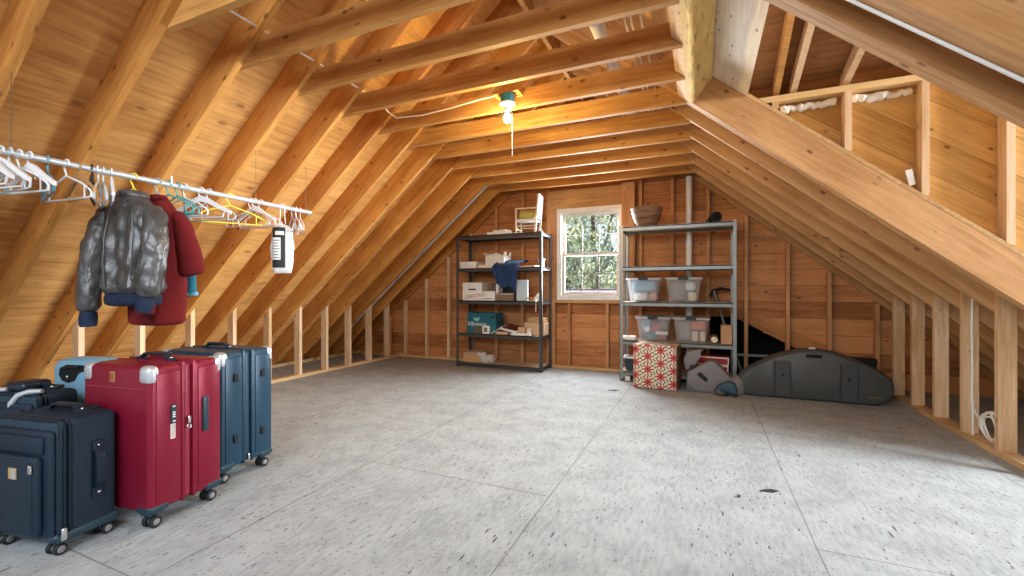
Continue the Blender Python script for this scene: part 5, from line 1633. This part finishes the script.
def ringe(cx, cy, cz, a, b2, n=20, tilt=0.0, dirv=None):
    pts = []
    for k in range(n):
        q = 2 * PI * k / n
        pts.append(Vector((cx + a * math.cos(q), cy + b2 * math.sin(q), cz + tilt * math.cos(q) * a)))
    return pts


def sleeve(bm, path, ra, rb, n=14):
    """a limb of cloth along a path; ra is the radius in the garment's plane, rb through it."""
    P_ = [Vector(p) for p in path]
    rings = []
    for i, p in enumerate(P_):
        tdir = (P_[min(i + 1, len(P_) - 1)] - P_[max(0, i - 1)]).normalized()
        s = Vector((0, 1, 0))
        u = s.cross(tdir).normalized()
        rings.append([p + u * ra[i] * math.cos(2 * PI * k / n) + s * rb[i] * math.sin(2 * PI * k / n) for k in range(n)])
    loft(bm, rings)


def folds(bm, amp, freq, z_top, z_bot, ph=0.0):
    """vertical folds that deepen towards the hem."""
    for v in bm.verts:
        f = min(1, max(0, (z_top - v.co.z) / (z_top - z_bot)))
        v.co.y += amp * f * math.sin(v.co.x * freq + ph + 2.0 * f)


jk = thing('leather_jacket', 'grey black leather bomber jacket with navy knit cuffs on a yellow hanger', 'jacket', (RX, 1.445, RZ), R(20))
b_ = B()
prof = [(-0.100, 0.072, 0.045), (-0.125, 0.085, 0.055), (-0.150, 0.115, 0.062), (-0.180, 0.150, 0.070), (-0.22, 0.165, 0.078), (-0.30, 0.170, 0.084), (-0.40, 0.174, 0.088), (-0.50, 0.174, 0.092), (-0.58, 0.170, 0.096), (-0.64, 0.164, 0.096), (-0.675, 0.140, 0.076)]
fine = []
for (za, aa, ba), (zb, ab, bb) in zip(prof, prof[1:]):
    fine += [(za + (zb - za) * q, aa + (ab - aa) * q, ba + (bb - ba) * q) for q in (0, 0.33, 0.66)]
fine.append(prof[-1])
loft(b_, [ringe(0.012 * (-z - 0.1) / 0.575, -0.01, z, a, b2, 64) for z, a, b2 in fine])
folds(b_, 0.015, 42, -0.16, -0.55)
for v in b_.verts:              # narrow vertical creases and a few slanting ones below the shoulders
    f = min(1, max(0, (-0.14 - v.co.z) / 0.25))
    v.co.y += 0.007 * f * math.sin(v.co.x * 95 + 5 * v.co.z) + 0.006 * f * math.sin(v.co.x * 38 + v.co.z * 46)
o = obj('jacket_body', b_, 'leather', jk, True); mod_sub(o, 1); mod_wrinkle(o, 0.009, 0.03); mod_wrinkle(o, 0.016, 0.10)
for x in (-0.075, 0.09):        # seams down the back
    b_ = B(); tube(b_, [(x * 0.8, -0.082, -0.20), (x, -0.100, -0.34), (x, -0.108, -0.50), (x * 0.9, -0.106, -0.64)], 0.0025, 6); obj('seam', b_, 'leather', jk, True)
for lab_, path in (('sleeve', [(-0.115, -0.0, -0.168), (-0.178, -0.01, -0.27), (-0.200, -0.03, -0.40), (-0.212, -0.045, -0.55), (-0.215, -0.055, -0.70), (-0.212, -0.06, -0.785)]),
                   ('sleeve', [(0.12, -0.01, -0.168), (0.182, -0.05, -0.27), (0.205, -0.085, -0.40), (0.205, -0.10, -0.53), (0.190, -0.105, -0.64), (0.175, -0.105, -0.70)])):
    b_ = B(); sleeve(b_, path, [0.052, 0.064, 0.066, 0.062, 0.056, 0.046], [0.056, 0.062, 0.064, 0.060, 0.054, 0.044])
    sl = obj(lab_, b_, 'leather', jk, True); mod_sub(sl, 3); mod_wrinkle(sl, 0.012, 0.035); mod_wrinkle(sl, 0.024, 0.08)
    e0, e1 = Vector(path[-2]), Vector(path[-1])
    d = (e1 - e0).normalized()
    b_ = B(); sleeve(b_, [e1 - d * 0.012, e1 + d * 0.02, e1 + d * 0.055, e1 + d * 0.072], [0.038, 0.042, 0.041, 0.036], [0.036, 0.040, 0.039, 0.034])
    c = obj('cuff', b_, 'navy_knit', sl, True); c['label'] = 'navy knit cuff'
b_ = B(); loft(b_, [ringe(0.012, -0.01, z, a, b2, 28) for z, a, b2 in ((-0.655, 0.140, 0.078), (-0.685, 0.146, 0.084), (-0.72, 0.146, 0.084), (-0.745, 0.138, 0.078))]); folds(b_, 0.018, 34, -0.15, -0.675)
o = obj('waistband', b_, 'navy_knit', jk, True); mod_sub(o, 1); o['label'] = 'navy knit waistband'
b_ = B()
loft(b_, [ringe(0, -0.005, z, a, b2, 24, tilt) for z, a, b2, tilt in ((-0.135, 0.098, 0.066, 0), (-0.105, 0.086, 0.062, 0), (-0.078, 0.070, 0.055, 0), (-0.088, 0.060, 0.045, 0), (-0.115, 0.060, 0.045, 0))])
o = obj('collar', b_, 'leather', jk, True); mod_sub(o, 2); mod_wrinkle(o, 0.012, 0.05)
b_ = B(); sleeve(b_, [(0.10, -0.03, -0.70), (0.105, -0.035, -0.76), (0.11, -0.035, -0.80)], [0.05, 0.055, 0.045], [0.035, 0.035, 0.03]); o = obj('lining_tail', b_, 'dark_red_cloth', jk, True); mod_sub(o, 2); mod_wrinkle(o, 0.02, 0.04)
o['label'] = 'dark red cloth showing below the waistband'

rb = thing('red_robe', 'long crimson robe with a wide sleeve hanging behind the leather jacket', 'robe', (RX, 1.565, RZ), R(24))
b_ = B()
prof = [(-0.070, 0.040, 0.030), (-0.10, 0.060, 0.04), (-0.15, 0.095, 0.05), (-0.19, 0.135, 0.06), (-0.26, 0.155, 0.065), (-0.40, 0.165, 0.07), (-0.55, 0.165, 0.072), (-0.70, 0.155, 0.072), (-0.82, 0.15, 0.07), (-0.865, 0.148, 0.066)]
loft(b_, [ringe(0.0, 0.0, z, a, b2, 28) for z, a, b2 in prof]); folds(b_, 0.022, 34, -0.15, -0.8, 1.0)
o = obj('robe_body', b_, 'crimson_cloth', rb, True); mod_sub(o, 2); mod_wrinkle(o, 0.014, 0.10)
b_ = B(); sleeve(b_, [(0.095, 0, -0.17), (0.135, 0, -0.26), (0.170, 0.0, -0.38), (0.195, 0.0, -0.50), (0.205, 0.0, -0.57)], [0.050, 0.065, 0.078, 0.085, 0.088], [0.04, 0.045, 0.045, 0.04, 0.036])
o = obj('sleeve', b_, 'crimson_cloth', rb, True); mod_sub(o, 2); mod_wrinkle(o, 0.014, 0.10)
b_ = B(); sleeve(b_, [(-0.105, 0, -0.17), (-0.15, 0, -0.26), (-0.18, 0.0, -0.40), (-0.19, 0.0, -0.55)], [0.055, 0.07, 0.08, 0.085], [0.045, 0.05, 0.05, 0.045])
o = obj('sleeve', b_, 'crimson_cloth', rb, True); mod_sub(o, 2); mod_wrinkle(o, 0.014, 0.10)
b_ = B(); tube(b_, [(-0.06, -0.04, -0.095), (0.0, -0.052, -0.115), (0.06, -0.04, -0.095)], 0.012, 8); obj('neckband', b_, 'crimson_cloth', rb, True)

tl = thing('teal_garment', 'teal garment showing below the sleeve of the red robe', 'garment', (RX, 1.715, RZ), R(30))
b_ = B(); loft(b_, [ringe(0.0, 0.0, z, a, b2, 24) for z, a, b2 in ((-0.150, 0.012, 0.012), (-0.20, 0.03, 0.02), (-0.34, 0.05, 0.022), (-0.46, 0.065, 0.024), (-0.62, 0.075, 0.026), (-0.70, 0.078, 0.026))]); folds(b_, 0.014, 50, -0.4, -0.7)
o = obj('garment_body', b_, 'teal_cloth', tl, True); mod_sub(o, 1); mod_wrinkle(o, 0.012, 0.08)
b_ = B(); loft(b_, [ringe(0.0, 0.0, z, a, b2, 24) for z, a, b2 in ((-0.66, 0.080, 0.030), (-0.672, 0.082, 0.031), (-0.684, 0.080, 0.030))]); obj('hem_stripe', b_, 'hanger_blue', tl, True)
b_ = B(); tube(b_, arc((0, 0, 0), (1, 0, 0), (0, 0, 1), RR + 0.004, -20, 200, 12) + [Vector((-0.006, 0, -0.05)), Vector((0, 0, -0.155))], 0.003, 6); obj('hanging_loop', b_, 'teal_cloth', tl, True)

# white plastic bag with a printed panel
bg = thing('hanging_bag', 'white plastic bag with a black printed panel hanging near the end of the rod', 'bag', (RX, 2.42, RZ), R(50))
b_ = B()
prof = [(-0.125, 0.028, 0.018, -0.01), (-0.16, 0.062, 0.040, 0), (-0.22, 0.078, 0.052, 0), (-0.32, 0.084, 0.058, 0), (-0.42, 0.080, 0.056, 0), (-0.48, 0.070, 0.045, 0), (-0.505, 0.060, 0.020, 0.0), (-0.52, 0.066, 0.008, 0.004)]
loft(b_, [ringe(c, 0, z, a, b2, 24) for z, a, b2, c in prof])
o = obj('bag_body', b_, 'bag_plastic', bg, True); mod_sub(o, 2); mod_wrinkle(o, 0.018, 0.05)


def curved(bm, x0, x1, z0, z1, off=0.006, n=8):
    """panel that follows the bag's front."""
    def yat(x, z):
        for (za, aa, ba, _), (zb, ab, bb, _) in zip(prof, prof[1:]):
            if zb <= z <= za:
                f = (za - z) / (za - zb)
                a = aa + (ab - aa) * f; b3 = ba + (bb - ba) * f
                return -b3 * math.sqrt(max(0.0, 1 - (x / a) ** 2)) - off
        return -off
    A = [[bm.verts.new((x0 + (x1 - x0) * i / n, yat(x0 + (x1 - x0) * i / n, z0 + (z1 - z0) * j / 6), z0 + (z1 - z0) * j / 6)) for i in range(n + 1)] for j in range(7)]
    for j in range(6):
        for i in range(n):
            bm.faces.new([A[j][i], A[j][i + 1], A[j + 1][i + 1], A[j + 1][i]])


b_ = B(); curved(b_, -0.068, 0.020, -0.475, -0.165, 0.010); pn = obj('printed_panel', b_, 'black_ink', bg, True)
b_ = B(); curved(b_, -0.066, -0.012, -0.415, -0.245, 0.012); o = obj('print_block', b_, 'white_card', pn, True)
for k in range(7):
    b_ = B(); curved(b_, -0.062, -0.018 - 0.006 * (k % 3), -0.403 + k * 0.022, -0.395 + k * 0.022, 0.014); obj('print_line', b_, 'grey_case', pn, True)
b_ = B(); curved(b_, -0.050, 0.012, -0.225, -0.195, 0.012); obj('print_block', b_, 'white_card', pn, True)
for s in (-1, 1):
    b_ = B(); tube(b_, [(s * 0.022, 0, -0.13), (s * 0.016, 0.0, -0.07), (s * 0.015, 0.0, -0.02)] + arc((0, 0, 0), (s, 0, 0), (0, 0, 1), RR + 0.006, 10, 120, 6), 0.004, 6); obj('bag_handle', b_, 'bag_plastic', bg, True)

# ------------------------------------------------------------------ small litter on the floor
for x, y, a, w, lab in ((0.33, 2.66, 20, 0.05, 'dark scrap of leaf on the floor near the long seam'), (0.18, 2.53, 70, 0.02, 'tiny dark chip on the floor beside the leaf scrap'), (-0.86, 4.70, 15, 0.06, 'dark twig on the floor before the floral box')):
    b_ = B(); prism(b_, [(-w, 0), (-w * 0.3, w * 0.35), (w * 0.5, w * 0.45), (w, 0.1 * w), (w * 0.3, -w * 0.3)], 'Z', 0, 0.004)
    tag(obj('floor_scrap', b_, 'black_ink', loc=(x, y, 0.0005), rot=(0, 0, R(a))), lab, 'scrap')

# ------------------------------------------------------------------ outside the window
bm = B(); box(bm, -60, 60, 9.0, 90, -3.4, -3.2)
struct('ground', bm, 'meadow')
t = thing('flat_roof', 'pinkish roof edge outside the window below the trees', 'roof', (-3.2, 9.6, -3.2))
b_ = B(); box(b_, -2.6, 2.6, 0, 3.0, 0, 4.2); obj('house_wall', b_, 'pink_roof', t)
b_ = B(); loft(b_, [[(-2.75, -0.2, 4.2), (2.75, -0.2, 4.2), (2.75, 3.2, 4.2), (-2.75, 3.2, 4.2)], [(-2.75, -0.1, 4.27), (2.75, -0.1, 4.27), (2.75, 3.2, 4.32), (-2.75, 3.2, 4.32)]]); obj('roof_slab', b_, 'pink_roof', t)
b_ = B(); box(b_, -2.76, 2.76, -0.21, -0.205, 4.2, 4.23); box(b_, -2.76, 2.76, -0.11, -0.08, 4.275, 4.30); obj('gutter', b_, 'slate_plastic', t)


def tree(label, x, y, zc, r, mats, seed, n=2600, sz=0.17, tall=1.1):
    rnd = random.Random(seed)
    t = thing('tree', label, 'tree', (x, y, -3.2), group='trees beyond the window')
    zc += 3.2
    b_ = B(); tube(b_, [(0, 0, 0), (0.06, 0.02, zc * 0.5), (0, 0, zc)], [0.22, 0.17, 0.08], 10)
    for k in range(7):
        a = k * 0.9
        tube(b_, [(0, 0, zc * 0.55), (0.4 * r * math.cos(a), 0.4 * r * math.sin(a), zc * 0.8), (0.75 * r * math.cos(a), 0.75 * r * math.sin(a), zc + 0.2 * r)], [0.09, 0.06, 0.02], 6)
    obj('trunk', b_, 'bark', t, True)
    clumps = []
    for k in range(26):
        u, v, w = rnd.gauss(0, 1), rnd.gauss(0, 1), rnd.gauss(0, 1)
        L_ = math.sqrt(u * u + v * v + w * w)
        q = r * (0.35 + 0.5 * rnd.random())
        clumps.append((Vector((u / L_ * q, v / L_ * q, zc + tall * w / L_ * q)), r * rnd.uniform(0.22, 0.36)))
    for mi, m_ in enumerate(mats):
        b_ = B()
        for k in range(n // len(mats)):
            c, cr = clumps[rnd.randrange(len(clumps))]
            d = Vector((rnd.gauss(0, 1), rnd.gauss(0, 1), rnd.gauss(0, 1))).normalized() * cr * rnd.uniform(0.6, 1.05)
            p = c + d
            u = Vector((rnd.gauss(0, 1), rnd.gauss(0, 1), rnd.gauss(0, 1))).normalized()
            v = u.cross(d.normalized() + Vector((0.01, 0.02, 0.3))).normalized()
            u = v.cross(d).normalized() if d.length > 0 else u
            s = sz * rnd.uniform(0.6, 1.3)
            b_.faces.new([b_.verts.new(p + u * s * i_ + v * s * 0.55 * j_) for i_, j_ in ((-0.5, 0), (0, -0.5), (0.5, 0), (0, 0.5))])
        o = obj('foliage', b_, m_, t); o['kind'] = 'stuff'
    return t


tree('broad pale green tree filling the right of the window', -3.6, 16.5, 1.6, 2.7, ('leaf_light', 'leaf_mid'), 11)
tree('tall pale tree at the top of the window', -4.6, 20.0, 4.8, 3.2, ('leaf_light', 'leaf_mid'), 12, 3000, 0.2)
tree('dark green tree at the lower left of the window', -5.1, 15.2, 2.0, 1.5, ('leaf_dark', 'leaf_mid'), 13, 1800, 0.14)
tree('far tree behind the left of the window', -8.0, 24.0, 3.5, 4.0, ('leaf_mid', 'leaf_dark'), 14, 2600, 0.26)
tree('far tree behind the right of the window', -3.2, 26.0, 4.0, 4.0, ('leaf_mid', 'leaf_light'), 15, 2600, 0.26)
tree('low bushy tree just above the pinkish roof', -4.4, 14.6, 0.2, 1.5, ('leaf_light', 'leaf_mid'), 16, 1800, 0.13)
